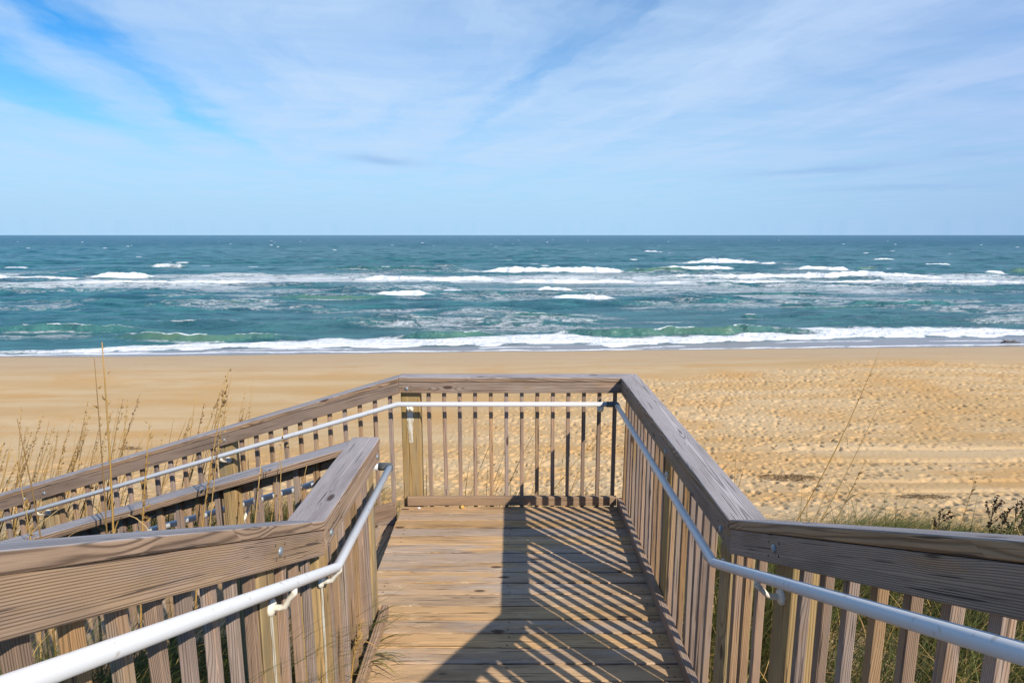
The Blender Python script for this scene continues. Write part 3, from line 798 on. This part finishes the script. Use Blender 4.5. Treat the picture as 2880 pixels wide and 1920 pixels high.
def blades_mesh(name, mat, px, py, pz, h, w, lx, ly, curl=.6):
    n = len(px)
    az = RNG.uniform(0, 6.28, n)
    wx, wy = np.cos(az), np.sin(az)
    lv = [0., .3, .62, .85, 1.]
    co = []
    for t in lv:
        up = h * t * (1 - curl * .45 * t ** 2 * np.hypot(lx, ly))
        cx = px + lx * h * (.25 * t + .75 * t ** 2.2); cy = py + ly * h * (.25 * t + .75 * t ** 2.2); cz = pz + up
        ww = w * (1 - t ** 1.6) * .5
        if t < 1:
            co += [np.stack([cx - wx * ww, cy - wy * ww, cz], -1), np.stack([cx + wx * ww, cy + wy * ww, cz], -1)]
        else: co += [np.stack([cx, cy, cz], -1)]
    co = np.stack(co, 1)                       # n, 9, 3
    me = bpy.data.meshes.new(name)
    me.vertices.add(n * 9); me.vertices.foreach_set('co', co.astype(np.float32).ravel())
    b = np.arange(n, dtype=np.int32)[:, None] * 9
    quads = np.concatenate([b + np.array([[2 * k, 2 * k + 1, 2 * k + 3, 2 * k + 2]]) for k in range(3)], 1).reshape(n, 12)
    loops = np.concatenate([quads, b + np.array([[6, 7, 8]])], 1).astype(np.int32)
    me.loops.add(n * 15); me.polygons.add(n * 4)
    me.loops.foreach_set('vertex_index', loops.ravel())
    st = (np.arange(n, dtype=np.int32)[:, None] * 15 + np.array([[0, 4, 8, 12]])).astype(np.int32)
    me.polygons.foreach_set('loop_start', st.ravel())
    me.update(calc_edges=True)
    me.materials.append(mat)
    put_attr(me, 'tone', 'FLOAT', np.repeat(np.clip(RNG.normal(.40, .19, n), 0, 1), 9))
    return me

def grass_field(n, x0, x1, y0, y1, hm, dens, wide=.006, lean=.55):
    px = RNG.uniform(x0, x1, n * 3); py = RNG.uniform(y0, y1, n * 3)
    d = dens(px, py); k = RNG.random(n * 3) < d
    # keep clear of the timber
    inside = ((px > -.95) & (px < 1.06) & (py < 4.85)) | ((px < -.8) & (py > 3.02) & (py < 4.86 - (px + .887) * .05))
    k &= ~inside
    px, py = px[k][:n], py[k][:n]
    h = hm * RNG.uniform(.45, 1.25, len(px)) * (.6 + .8 * vn(px / .5, py / .5, 7))
    h = h * (1 - .25 * sm(3.6, 4.7, py) * (px > 0))
    return px, py, h
F = []
F.append(grass_field(15000, 1.06, 3.4, -.2, 4.9, .55, lambda x, y: .35 + .65 * vn(x / .4, y / .4, 5)))
F.append(grass_field(20000, -4.2, -.93, -.2, 3.0, .62, lambda x, y: .35 + .65 * vn(x / .4, y / .4, 6)))
F.append(grass_field(28000, 1.3, 8.0, 4.0, 5.55, .37, lambda x, y: (1 - sm(4.9, 5.6, y + .5 * (vn(x / .6, y / .6, 3) - .5))) * (.3 + .7 * vn(x / .4, y / .4, 5))))
F.append(grass_field(21000, 1.06, 8.5, -1.8, 5.6, .36, lambda x, y: (1 - sm(4.9, 5.7, y + .5 * (vn(x / .6, y / .6, 3) - .5))) * (.35 + .65 * vn(x / .4, y / .4, 5))))
F.append(grass_field(19000, -7.5, -.93, -1.8, 3.0, .48, lambda x, y: .35 + .65 * vn(x / .4, y / .4, 6)))
F.append(grass_field(20000, -7.5, -.9, 4.8, 7.0, .52, lambda x, y: (1 - sm(5.6, 6.9, y + .9 * (vn(x / .5, y / .5, 4) - .5))) * sm(-.9, -1.8, x) * (.25 + .75 * vn(x / .35, y / .35, 5))))
F.append(grass_field(1500, -.9, 1.4, 4.85, 5.9, .62, lambda x, y: (1 - sm(5.0, 5.9, y)) * sm(-.6, .8, x)))
F.append(grass_field(1300, 1.2, 7., 5.4, 6.6, .24, lambda x, y: (1 - sm(5.4, 6.5, y)) * vn(x / .3, y / .3, 15) ** 2))
px = np.concatenate([f[0] for f in F]); py = np.concatenate([f[1] for f in F]); hh = np.concatenate([f[2] for f in F])
n = len(px)
wind = .6 + .35 * RNG.normal(0, 1, n) + .45 * sm(3.8, 4.6, py) * (px > .5)
me = blades_mesh('dune_grass', GRASSM, px, py, ground_z(px, py) - .03, hh, RNG.uniform(.0035, .0075, n), wind, RNG.normal(.05, .42, n))
tag(link('dune_grass', me), 'green and straw dune grass growing thickly around the stairway', 'dune grass', kind='stuff')
# flattened straw and twigs between the grass
F = [grass_field(5000, 1.06, 8., -1.8, 4.6, .3, lambda x, y: .9 + 0 * x), grass_field(6000, -7.5, -.93, -1.8, 3., .3, lambda x, y: .9 + 0 * x),
     grass_field(3000, -7.5, -.9, 4.8, 7.5, .3, lambda x, y: (1 - sm(5.5, 7.5, y)))]
px = np.concatenate([f[0] for f in F]); py = np.concatenate([f[1] for f in F]); n = len(px)
me = blades_mesh('dry_grass', STRAW, px, py, ground_z(px, py) + RNG.uniform(-.02, .25, n), RNG.uniform(.12, .45, n), RNG.uniform(.003, .006, n), RNG.normal(.4, 1.2, n), RNG.normal(0, 1.2, n), .8)
tag(link('dry_grass', me), 'tangled dry straw lying among the green dune grass', 'dry grass', kind='stuff')

def ribbon(pts, w, side):
    vs, fs = [], []
    n = len(pts)
    for i, p in enumerate(pts):
        t = i / (n - 1); ww = w * (1 - t ** 2) * .5 + .0004
        vs += [p - side * ww, p + side * ww]
    for i in range(n - 1): fs.append((2 * i, 2 * i + 1, 2 * i + 3, 2 * i + 2))
    return vs, fs
def tone(o, v):
    me = o.data; put_attr(me, 'tone', 'FLOAT', [v] * len(me.vertices)); return o

def sea_oat(label, base, tip, bend=.1, r=.0028, head=0., headlen=.28, leaves=2, group='tall dry sea oat stalks', seed=0, dark=False):
    """one stalk: tapering stem, drooping seed head of flat spikelets, a few long dry leaves"""
    rnd = random.Random(seed)
    base, tip = V(base), V(tip)
    L = (tip - base).length; ax = (tip - base) / L
    hor = V((ax.x, ax.y, 0)); hor = hor.normalized() if hor.length > .05 else V((1, 0, 0))
    up = (Z - ax * ax.z); up = up.normalized() if up.length > .05 else V((0, 1, 0))
    pts = []
    for i in range(11):
        t = i / 10
        pts.append(base + ax * L * t + up * bend * L * math.sin(math.pi * t * .95) )
    tip_p = pts[-1]
    r *= 1.55
    root = link('sea_oat', None if False else raw_mesh('sea_oat', *[(lambda a: ([V(p) - base for p in a[0]], a[1]))(tube_mesh(pts, [r * (1.05 - .78 * i / 10) for i in range(11)], 6))][0], STRAW, True), None, base)
    tag(root, label, 'sea oat', group); tone(root, rnd.uniform(.15, .95))
    def child(name, bits, mat, tv):
        o = bits.build(name, mat, root, smooth=False); tone(o, tv); return o
    for k in range(leaves):
        t0 = rnd.uniform(.12, .6); p = base.lerp(tip, t0) + up * bend * L * math.sin(math.pi * t0 * .95)
        d = (V((rnd.uniform(-.3, 1.), rnd.uniform(-.7, .7), 0)).normalized()); ll = rnd.uniform(.25, .62) * min(L, 1.3)
        lp_ = [p + (ax * (.9 * s - .55 * s * s) + d * (.15 * s + .55 * s * s)) * ll - Z * (.35 * s ** 3 * ll) for s in [i / 8 for i in range(9)]]
        child('leaf', Bits().add(ribbon(lp_, rnd.uniform(.005, .010), d.cross(Z))), STRAW, rnd.random())
    if head:
        b = Bits(); hl = headlen * L if headlen < 1 else headlen
        for k in range(int(38 * head)):
            s = rnd.random() ** .8
            i = (1 - s * headlen) * 10; i0 = min(int(i), 9); p = pts[i0].lerp(pts[i0 + 1], i - i0)
            d = (ax * .75 + hor * rnd.uniform(-.05, .55) + V((rnd.uniform(-.4, .4), rnd.uniform(-.4, .4), rnd.uniform(-.35, .2)))).normalized()
            sl = rnd.uniform(.014, .030) * (.7 + .5 * math.sin(math.pi * s)); off = rnd.uniform(.0, .028) * math.sin(math.pi * min(1, s + .15))
            q = p + d * off; sd = d.cross(V((rnd.uniform(-1, 1), rnd.uniform(-1, 1), rnd.uniform(-1, 1)))).normalized(); nn = d.cross(sd)
            vs = [q, q + d * sl * .35 + sd * sl * .24, q + d * sl, q + d * sl * .35 - sd * sl * .24, q + d * sl * .4 + nn * sl * .10, q + d * sl * .4 - nn * sl * .10]
            b.add((vs, [(0, 1, 4), (1, 2, 4), (2, 3, 4), (3, 0, 4), (1, 0, 5), (2, 1, 5), (3, 2, 5), (0, 3, 5)]))
        child('seed_head', b, HEADM, rnd.random())['kind'] = 'stuff'
    return root

# single stalks one can point at: label, base px, tip px, depth of base and tip, look
def stalk(label, b, t, yb, yt, **kw):
    B_, T_ = at_y(b[0], b[1], yb), at_y(t[0], t[1], yt)
    gz = float(ground_z(B_.x, B_.y)[0])
    d = (T_ - B_)
    if B_.z > gz and d.z > 0: B_ = B_ - d * ((B_.z - gz + .02) / d.z) * 1.0 if (B_.z - gz) / d.z < .9 else V((B_.x, B_.y, gz))
    return sea_oat(label, B_, T_, **kw)
GL = 'dry sea oats in front of the lower stairs'
stalk('tallest dry sea oat stalk at the left, its tip reaching above the waterline', (244, 1465), (284, 962), 2.75, 2.8, r=.0052, head=.25, headlen=.30, bend=-.012, leaves=3, seed=1, group=GL)
stalk('straight pale stalk standing right against the tallest sea oat', (250, 1465), (264, 1008), 2.8, 2.85, r=.0036, head=.15, headlen=.2, bend=.01, leaves=1, seed=2, group=GL)
stalk('leaning sea oat with a thick bushy seed head crossing the outer stair railing', (340, 1455), (424, 1190), 2.75, 2.8, r=.0045, head=1.7, headlen=.62, bend=.02, leaves=2, seed=3, group=GL)
stalk('long sea oat rising over the middle of the outer stair railing with a drooping head', (486, 1470), (648, 1046), 2.9, 2.95, r=.0042, head=1.0, headlen=.36, bend=.03, leaves=1, seed=4, group=GL)
stalk('thin sea oat with a dark narrow head just right of the drooping one', (515, 1470), (642, 1066), 2.95, 3.0, r=.0032, head=.8, headlen=.32, bend=.02, leaves=1, seed=5, group=GL)
stalk('broad dry stalk at the left edge crossing the outer railing', (84, 1470), (44, 1178), 2.7, 2.7, r=.0040, head=.0, bend=.03, leaves=2, seed=6, group=GL)
stalk('short sea oat with plump open seeds in front of the inner railing cap', (690, 1475), (800, 1215), 2.9, 2.95, r=.0030, head=.7, headlen=.5, bend=.02, leaves=2, seed=7, group=GL)
stalk('sea oat with open flat spikelets nearest the grey cap of the short railing', (760, 1475), (868, 1308), 2.92, 2.95, r=.0028, head=.8, headlen=.6, bend=.04, leaves=1, seed=8, group=GL)
stalk('bright straw stalk crossing the inner railing beside the plump seeds', (770, 1470), (798, 1210), 2.9, 2.9, r=.0034, head=.2, headlen=.3, bend=.02, leaves=1, seed=9, group=GL)
stalk('thick bent bundle stalk at the foot of the inner railing', (660, 1475), (738, 1290), 2.88, 2.9, r=.0046, head=1.1, headlen=.7, bend=.02, leaves=2, seed=10, group=GL)
stalk('low sea oat with a curled seed head at the far left edge', (2, 1400), (30, 1265), 2.75, 2.8, r=.003, head=1.0, headlen=.6, bend=.05, leaves=1, seed=12, group=GL)
GB = 'thin sea oats behind the outer stair railing'
tips = [(190, 610), (380, 660), (455, 730), (525, 755), (665, 685), (800, 560), (845, 590), (1120, 470), (1300, 480), (1140, 540), (1165, 545), (1080, 700), (1190, 850), (1250, 680), (1430, 745), (1600, 710), (1800, 495), (1870, 570),
        (2020, 430), (2085, 315), (2130, 290), (2095, 630), (2060, 680), (250, 780), (300, 880), (40, 960), (100, 1010), (510, 870), (450, 800), (715, 700), (1030, 640), (930, 760), (1215, 590), (2240, 480), (1520, 830), (1320, 900), (870, 840), (600, 900), (160, 1100), (720, 980), (1080, 900), (1900, 760)]
_r = random.Random(9)
tips += [(_r.uniform(-20, 1300), _r.uniform(780, 1150)) for _ in range(44)] + [(_r.uniform(1700, 2450), _r.uniform(500, 800)) for _ in range(12)]
for i, (cx, cy) in enumerate(tips):
    r_ = random.Random(300 + i)
    tx, ty = cx * .306, 960 + cy * .306
    dep = r_.uniform(5.1, 6.6)
    T_ = at_y(tx, ty, dep + .1)
    ln = r_.uniform(.35, .75)
    bx_ = T_.x - ln * r_.uniform(.35, .95) - .08; by_ = dep
    gz = float(ground_z(bx_, by_)[0])
    sea_oat('thin dry sea oat stalk rising from the sand behind the outer stair railing', (bx_, by_, gz - .02), T_, bend=r_.uniform(-.03, .05), r=r_.uniform(.0032, .0046), head=r_.choice((0, 0, .35, .6, .9)), headlen=r_.uniform(.2, .34), leaves=r_.choice((1, 2, 2, 3)), seed=400 + i, group=GB)
stalk('pale tall sea oat stalk directly above the middle bolt of the outer railing', (700, 1250), (715, 1064), 5.5, 5.6, r=.003, head=.3, headlen=.3, bend=.05, leaves=2, seed=41, group=GB)
GF = 'leaning sea oats beyond the far railing'
for i, (b, t) in enumerate([((1425, 1400), (1505, 1215)), ((1465, 1400), (1548, 1205)), ((1500, 1405), (1582, 1147)), ((1556, 1398), (1726, 1180)), ((1562, 1402), (1590, 1255)), ((1608, 1400), (1680, 1215)), ((1642, 1400), (1755, 1240)),
                            ((1198, 1390), (1200, 1275)), ((1232, 1400), (1226, 1368)), ((1330, 1400), (1395, 1215)), ((1365, 1395), (1372, 1315)), ((1390, 1400), (1445, 1255)), ((1525, 1400), (1640, 1330)), ((1345, 1400), (1420, 1275)), ((1300, 1400), (1322, 1290)), ((1590, 1400), (1655, 1320))]):
    yb = 5.3 + .25 * (i % 4)
    stalk('thin sea oat leaning right, seen through the balusters of the far railing', b, t, yb, yb + .1, r=.0036, head=(.5 if i in (3, 7, 4) else 0), headlen=.3, bend=.03, leaves=1 + i % 2, seed=500 + i, group=GF)
GR = 'sea oats beside the right railing'
stalk('tallest sea oat on the right, bare stalk reaching up to the waterline', (2236, 1450), (2474, 980), 4.3, 4.4, r=.0034, head=.12, headlen=.28, bend=-.03, leaves=2, seed=601, group=GR)
stalk('second tall bare stalk on the right, parallel to the tallest one', (2306, 1455), (2488, 1101), 4.4, 4.5, r=.0032, head=0, bend=-.02, leaves=1, seed=602, group=GR)
stalk('thin faint stalk between the two tall stalks on the right', (2290, 1450), (2372, 1262), 4.8, 4.9, r=.002, head=0, bend=-.02, leaves=1, seed=603, group=GR)
stalk('short sea oat with a feathery seed head right of the two tall stalks', (2356, 1455), (2438, 1288), 4.5, 4.5, r=.0024, head=.6, headlen=.35, bend=.0, leaves=2, seed=604, group=GR)
stalk('lone sea oat with a small dark head standing far right against the sand', (2686, 1450), (2747, 1330), 4.6, 4.6, r=.0024, head=.55, headlen=.32, bend=-.01, leaves=0, seed=605, group=GR)
stalk('small bent stalk beside the cap of the right railing', (2060, 1355), (2102, 1285), 6.4, 6.4, r=.003, head=.3, headlen=.4, bend=.02, leaves=1, seed=606, group=GR)
stalk('upright yellow stub of a stalk beside the right railing', (2068, 1350), (2070, 1275), 6.4, 6.4, r=.0045, head=0, bend=0, leaves=0, seed=607, group=GR)
stalk('broken straw stalk with a side twig near the right railing cap', (2272, 1450), (2272, 1395), 4.4, 4.4, r=.0032, head=0, bend=0, leaves=2, seed=608, group=GR)
stalk('small thin stalk among the grass on the right dune crest', (2405, 1455), (2412, 1388), 4.6, 4.6, r=.0024, head=0, bend=0, leaves=1, seed=609, group=GR)
# dark dead weeds at the right edge
def weed(label, px, py, dep, hgt, seed):
    r_ = random.Random(seed); P = at_y(px, py, dep); gz = float(ground_z(P.x, P.y)[0]); base = V((P.x, P.y, gz - .02))
    top = P.z + hgt - .06 - base.z
    pts = [base + V((.05 * math.sin(3 * t) * top + .12 * t * top, .02 * t, t * top)) for t in [i / 7 for i in range(8)]]
    b = Bits(); vs, fs = tube_mesh(pts, [.004 - .0003 * i for i in range(8)], 6); b.add(([p for p in vs], fs))
    me = raw_mesh('dead_weed', [p - base for p in b.v], b.f, DARKW, True)
    root = tag(link('dead_weed', me, None, base), label, 'weed', 'dark dead weeds on the dune crest'); tone(root, r_.random())
    hb = Bits()
    for k in range(9):
        t0 = r_.uniform(.25, .9); p0 = base + V((.05 * math.sin(3 * t0) * top + .12 * t0 * top, .02 * t0, t0 * top))
        d = V((r_.uniform(-.7, .8), r_.uniform(-.5, .5), r_.uniform(.5, 1.))).normalized(); L = r_.uniform(.06, .14)
        tp = [p0 + d * L * s + V((.04 * s * s, 0, .03 * s)) for s in (0, .3, .6, .8, 1.)]
        tone(Bits().add(tube_mesh(tp, [.0025, .0022, .002, .0016, .001], 5)).build('twig', DARKW, root), r_.random())
        for q in range(22):
            s = r_.uniform(.35, 1.); c = p0 + d * L * s + V((.04 * s * s, 0, .03 * s)) + V([r_.uniform(-.011, .011) for _ in range(3)])
            hb.add(dome(c, V([r_.uniform(-1, 1) for _ in range(3)]), .0065, .006, 6))
    tone(hb.build('seed_cluster', DARKW, root), r_.random())['kind'] = 'stuff'
weed('small dark dead weed on the dune crest, left one of the dark weeds', 2632, 1440, 4.5, .03, 701)
weed('dark dead weed with short knobbly twigs above the sloping right railing', 2775, 1425, 4.4, .05, 702)
weed('tallest dark branching weed at the right edge of the dune crest', 2840, 1415, 4.3, .08, 703)
weed('bushy dark weed cut by the right edge of the view', 2872, 1425, 4.2, .06, 704)
weed('low dark weed between the knobbly one and the tallest one', 2808, 1440, 4.3, .02, 705)
weed('dark weed rising just behind the bushy one at the right edge', 2862, 1412, 4.6, .05, 706)
# grass that has crept over the left toe board
def tuft(label, x, y, z, seed, n=16, L=.3):
    r_ = random.Random(seed)
    b = Bits()
    for k in range(n):
        d = V((r_.uniform(.35, 1.), r_.uniform(-.45, .55), 0)).normalized(); l = L * r_.uniform(.5, 1.25)
        p0 = V((x + r_.uniform(-.02, .02), y + r_.uniform(-.12, .12), z)); hgt = r_.uniform(.35, .75)
        pts = [p0 + d * l * s + Z * (l * hgt * (1.6 * s - 1.5 * s * s)) for s in [i / 8 for i in range(9)]]
        pts = [V((p.x, p.y, max(p.z, .012 if p.x > -.705 else p.z))) for p in pts]
        b.add(ribbon(pts, r_.uniform(.005, .010), d.cross(Z)))
    me = raw_mesh('grass_tuft', [p - V((x, y, z)) for p in b.v], b.f, GRASSM)
    o = tag(link('grass_tuft', me, None, (x, y, z)), label, 'grass tuft', 'grass creeping onto the landing'); put_attr(me, 'tone', 'FLOAT', np.repeat(RNG.uniform(.2, .75, n), 18))
tuft('green grass tuft bending over the left toe board onto the planks', -.775, 2.86, -.02, 801, 8, .22)
tuft('grass tuft poking through the balusters at the end of the left toe board', -.775, 3.08, .06, 802, 4, .2)
tuft('long green blades lying over the toe board at the bottom of the picture', -.77, 2.62, .03, 803, 3, .3)
sea_oat('fallen orange seed head caught between the balusters of the short left railing', (-.772, 2.60, .02), (-.738, 2.72, .30), bend=.06, r=.003, head=1.2, headlen=.55, leaves=2, seed=811, group='loose seed heads on the landing')

# ------------------------------------------------------------------ things lying on the beach
WRACK = flat('dry_wrack', (.14, .09, .045), (.30, .20, .10), 30.)
def wrack(label, px, py, w, d, n, seed):
    P = at_z(px, py, -2.25)
    for _ in range(4): P = at_z(px, py, float(ground_z(P.x, P.y)[0]))
    r_ = random.Random(seed); b = Bits()
    for k in range(n):
        a = r_.uniform(0, 6.28); q = r_.random() ** .6
        x, y = P.x + math.cos(a) * q * w / 2, P.y + math.sin(a) * q * d / 2
        z = float(ground_z(x, y)[0]) + r_.uniform(-.005, .05) * (1 - q)
        th = r_.uniform(0, 6.28); l = r_.uniform(.03, .11); dv = V((math.cos(th), math.sin(th), r_.uniform(-.25, .45))) * l
        c = V((x, y, z + .008))
        b.add(tube_mesh([c - dv * .5, c + V((0, 0, l * .12)), c + dv * .5], [.003, .0045, .002], 4))
    me = raw_mesh('seaweed_heap', [p - P for p in b.v], b.f, WRACK)
    tag(link('seaweed_heap', me, None, P), label, 'seaweed', 'dried seaweed on the sand')
wrack('wide dark patch of dried seaweed on the sand beside the right railing', 2222, 1344, 1.2, .45, 330, 21)
wrack('thin line of dried seaweed above the grass on the right dune crest', 2600, 1398, .9, .22, 150, 22)
wrack('small strand of dry twigs on the sand behind the outer stair railing', 368, 1262, .5, .16, 90, 23)
DRIFT = flat('wet_driftwood', (.035, .028, .024), (.09, .07, .055), 5., .5)
P = at_z(2840, 966, SEA + .02)
b = Bits()
b.add(tube_mesh([P + V((-.55, 0, .06)), P + V((-.2, .05, .12)), P + V((.15, 0, .10)), P + V((.6, -.06, .07))], [.03, .075, .06, .02], 9))
me = raw_mesh('driftwood', [p - P for p in b.v], b.f, DRIFT, True)
dr = tag(link('driftwood', me, None, P), 'dark piece of driftwood at the water edge on the far right', 'driftwood')
for e, s in ((V((-.42, .1, .22)), -.3), (V((.42, .1, .19)), .2)):
    Bits().add(tube_mesh([P + V((s, 0, .10)), P + V((s, .04, .17)), P + e], [.045, .03, .012], 7)).build('branch', DRIFT, dr)
# crumpled litter in the grass, scraps on the planks
PLA = flat('clear_plastic', (.55, .60, .62), (.85, .88, .9), 60., .2, .6)
def crumple(name, label, cat, c, r, mat, seed):
    r_ = random.Random(seed); bm = bmesh.new(); bmesh.ops.create_icosphere(bm, subdivisions=2, radius=r)
    for v in bm.verts: v.co = V((v.co.x * r_.uniform(.55, 1.2), v.co.y * r_.uniform(.5, 1.2), v.co.z * r_.uniform(.25, .8)))
    me = bpy.data.meshes.new(name); bm.to_mesh(me); bm.free(); me.materials.append(mat)
    return tag(link(name, me, None, c), label, cat)
crumple('plastic_litter', 'crumpled clear plastic in the grass behind the right stair railing', 'litter', (1.16, 1.33, .16), .055, PLA, 31)
SHELLM = flat('shell_white', (.75, .72, .68), (.85, .82, .80), 80.)
crumple('shell_fragment', 'white shell scrap on the planks against the far toe board', 'shell', (-.745, 4.615, .008), .014, SHELLM, 32)
LEAFM = flat('yellow_leaf', (.60, .36, .08), (.68, .45, .12), 50.)
crumple('dry_leaf', 'small yellow leaf on the planks at the foot of the far toe board', 'leaf', (-.40, 4.635, .008), .020, LEAFM, 33)
# paint run down the timber under the brackets
def paint_run(label, c, u, out, w, l, group='white paint runs on the posts'):
    c, u, out = V(c), V(u), V(out); vs, fs = [], []
    n = 16
    for i in range(n + 1):
        t = i / n; ww = w * (1 - .45 * t) * (.85 + .3 * random.random())
        for a in (-1, 1): vs.append(c - Z * l * t + u * a * ww / 2 + out * .0022 + u * random.uniform(-.002, .002))
    for i in range(n): fs.append((2 * i, 2 * i + 1, 2 * i + 3, 2 * i + 2))
    return vs, fs
posts = {}
for o in list(COL.objects):
    if o.name.startswith('post'): posts[o.name] = o
def nearest_post(p):
    best, bo = 9e9, None
    for o in posts.values():
        q = o.parent.location + sum((V(c) for c in o.bound_box), V()) / 8
        d = math.hypot(q.x - p.x, q.y - p.y)
        if d < best: best, bo = d, o
    return bo
for c, u, out, w, l in (((-.809, YF + .041, PZ - .09), (1, 0, 0), (0, -1, 0), .055, .26), ((XL - .041, 1.775, PZ + .45 * SLOPE - .10), (0, 1, 0), (1, 0, 0), .024, .9),
                        ((XL - .041, 2.262, PZ - .10), (0, 1, 0), (1, 0, 0), .026, .85)):
    po = nearest_post(V(c)); vs, fs = paint_run('', c, u, out, w, l)
    me = raw_mesh('paint_run', [V(p) - po.parent.location for p in vs], fs, DRIP)
    k = link('paint_run', me, po)

# ------------------------------------------------------------------ light and sky
AZ, EL = rad(137.3), rad(38.2)
sun = bpy.data.lights.new('sun', 'SUN'); sun.energy = 5.0; sun.angle = rad(.53); sun.color = (1., .915, .785)
so = bpy.data.objects.new('sun', sun); COL.objects.link(so)
sd = V((math.sin(AZ) * math.cos(EL), math.cos(AZ) * math.cos(EL), math.sin(EL)))
so.rotation_euler = sd.to_track_quat('Z', 'Y').to_euler(); so.location = sd * 50
w = bpy.data.worlds.new('World'); scn.world = w; w.use_nodes = True
t = w.node_tree; t.nodes.clear()
class WN(NT):
    def __init__(s): s.t = t
m = WN()
sky = m.n('ShaderNodeTexSky', sky_type='NISHITA', sun_disc=False, sun_elevation=EL, sun_rotation=AZ, altitude=0., air_density=1.0, dust_density=0., ozone_density=3.)
d = m.n('ShaderNodeTexCoord').outputs['Generated']
d = m.n('ShaderNodeVectorMath', {0: d}, operation='NORMALIZE').outputs[0]
x, y, z = m.xyz(d)
zc = m.math('MAXIMUM', z, .02)
pxx, pyy = m.math('DIVIDE', x, zc), m.math('DIVIDE', y, zc)
ca, sa = math.cos(rad(-14)), math.sin(rad(-14))
al = m.math('ADD', m.math('MULTIPLY', pxx, sa), m.math('MULTIPLY', pyy, ca))
ac = m.math('SUBTRACT', m.math('MULTIPLY', pxx, ca), m.math('MULTIPLY', pyy, sa))
wv = m.noise(m.vec(m.math('MULTIPLY', al, .42), m.math('MULTIPLY', ac, 1.0), 0.), 1., 5., .62)
acw = m.math('ADD', ac, m.math('MULTIPLY', m.math('SUBTRACT', wv, .5), 1.25))
def gap(c, wd, amt):
    q = m.math('DIVIDE', m.math('ADD', acw, -c), wd)
    return m.math('MULTIPLY', m.math('EXPONENT', m.math('MULTIPLY', m.math('MULTIPLY', q, q), -1.)), amt)
g = m.math('ADD', m.math('ADD', gap(-1.25, .22, .74), gap(-2.1, .40, .9)), m.math('ADD', gap(1.12, .13, .32), gap(-3.1, .5, .35)))
g = m.math('MULTIPLY', g, m.ramp(al, 11., 5.))
st1 = m.noise(m.vec(m.math('MULTIPLY', al, .45), m.math('MULTIPLY', acw, 1.1), 3.), 1., 6., .6, .5)
rip = m.noise(m.vec(m.math('MULTIPLY', al, 2.6), m.math('MULTIPLY', ac, .9), 5.), 1., 4., .6, .4)
cov = m.math('ADD', .60, m.math('MULTIPLY', m.ramp(st1, .28, .72), .42))
cov = m.math('ADD', cov, m.math('MULTIPLY', m.math('SUBTRACT', rip, .5), .38))
cov = m.math('SUBTRACT', cov, g, clamp=True)
low_ = m.ramp(z, .0, .16)
cov = m.math('MULTIPLY', cov, m.math('ADD', .40, m.math('MULTIPLY', low_, .55)), clamp=True)
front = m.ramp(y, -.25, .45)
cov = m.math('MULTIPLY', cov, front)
rightd = m.ramp(m.math('DIVIDE', x, m.math('MAXIMUM', y, .05)), .1, .9)
skyc = m.n('ShaderNodeHueSaturation', {'Color': sky.outputs[0], 'Saturation': 1.25, 'Value': 1.0}).outputs[0]
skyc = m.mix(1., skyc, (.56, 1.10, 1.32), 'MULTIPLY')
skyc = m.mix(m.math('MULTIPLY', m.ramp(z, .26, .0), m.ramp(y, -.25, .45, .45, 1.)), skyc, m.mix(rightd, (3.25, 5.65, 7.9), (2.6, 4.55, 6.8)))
CL = m.mix(rightd, (4.75, 6.35, 8.5), (4.0, 5.35, 8.0))
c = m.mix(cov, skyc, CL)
ys_ = m.math('MAXIMUM', y, .05); hx, hz = m.math('DIVIDE', x, ys_), m.math('DIVIDE', z, ys_)
def scud(cx, cz, wx, wz, tilt, amt):
    dx = m.math('ADD', hx, -cx); dz = m.math('SUBTRACT', m.math('ADD', hz, -cz), m.math('MULTIPLY', dx, tilt))
    dz = m.math('ADD', dz, m.math('MULTIPLY', m.math('SUBTRACT', m.noise(m.vec(m.math('MULTIPLY', hx, 14.), m.math('MULTIPLY', hz, 60.), 7.), 1., 4., .6), .5), .016))
    e = m.math('ADD', m.math('POWER', m.math('ABSOLUTE', m.math('DIVIDE', dx, wx)), 2.), m.math('POWER', m.math('ABSOLUTE', m.math('DIVIDE', dz, wz)), 2.))
    return m.math('MULTIPLY', m.math('EXPONENT', m.math('MULTIPLY', e, -1.)), m.math('MULTIPLY', front, amt))
for a_ in ((-.207, .116, .055, .0075, -.09, .55), (.51, .102, .13, .006, .07, .5), (.72, .125, .05, .005, .05, .35), (.65, .075, .14, .005, .03, .35)):
    c = m.mix(scud(*a_), c, (2.55, 4.2, 7.1))
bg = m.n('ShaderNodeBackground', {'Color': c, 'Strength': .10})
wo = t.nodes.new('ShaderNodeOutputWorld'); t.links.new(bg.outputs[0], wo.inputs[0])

# ------------------------------------------------------------------ camera and render
cam = bpy.data.cameras.new('camera'); cam.sensor_width = 36.; cam.lens = FPX / 2880 * 36.; cam.clip_start = .05; cam.clip_end = 60000.
co = bpy.data.objects.new('camera', cam); COL.objects.link(co); co.location = (0, 0, CAMZ); co.rotation_euler = (math.pi / 2 - PITCH, 0, 0)
scn.camera = co
scn.view_settings.view_transform = 'Standard'; scn.view_settings.look = 'None'; scn.view_settings.gamma = 1.; scn.view_settings.exposure = .20
scn.cycles.use_denoising = True
scn.cycles.max_bounces = 6
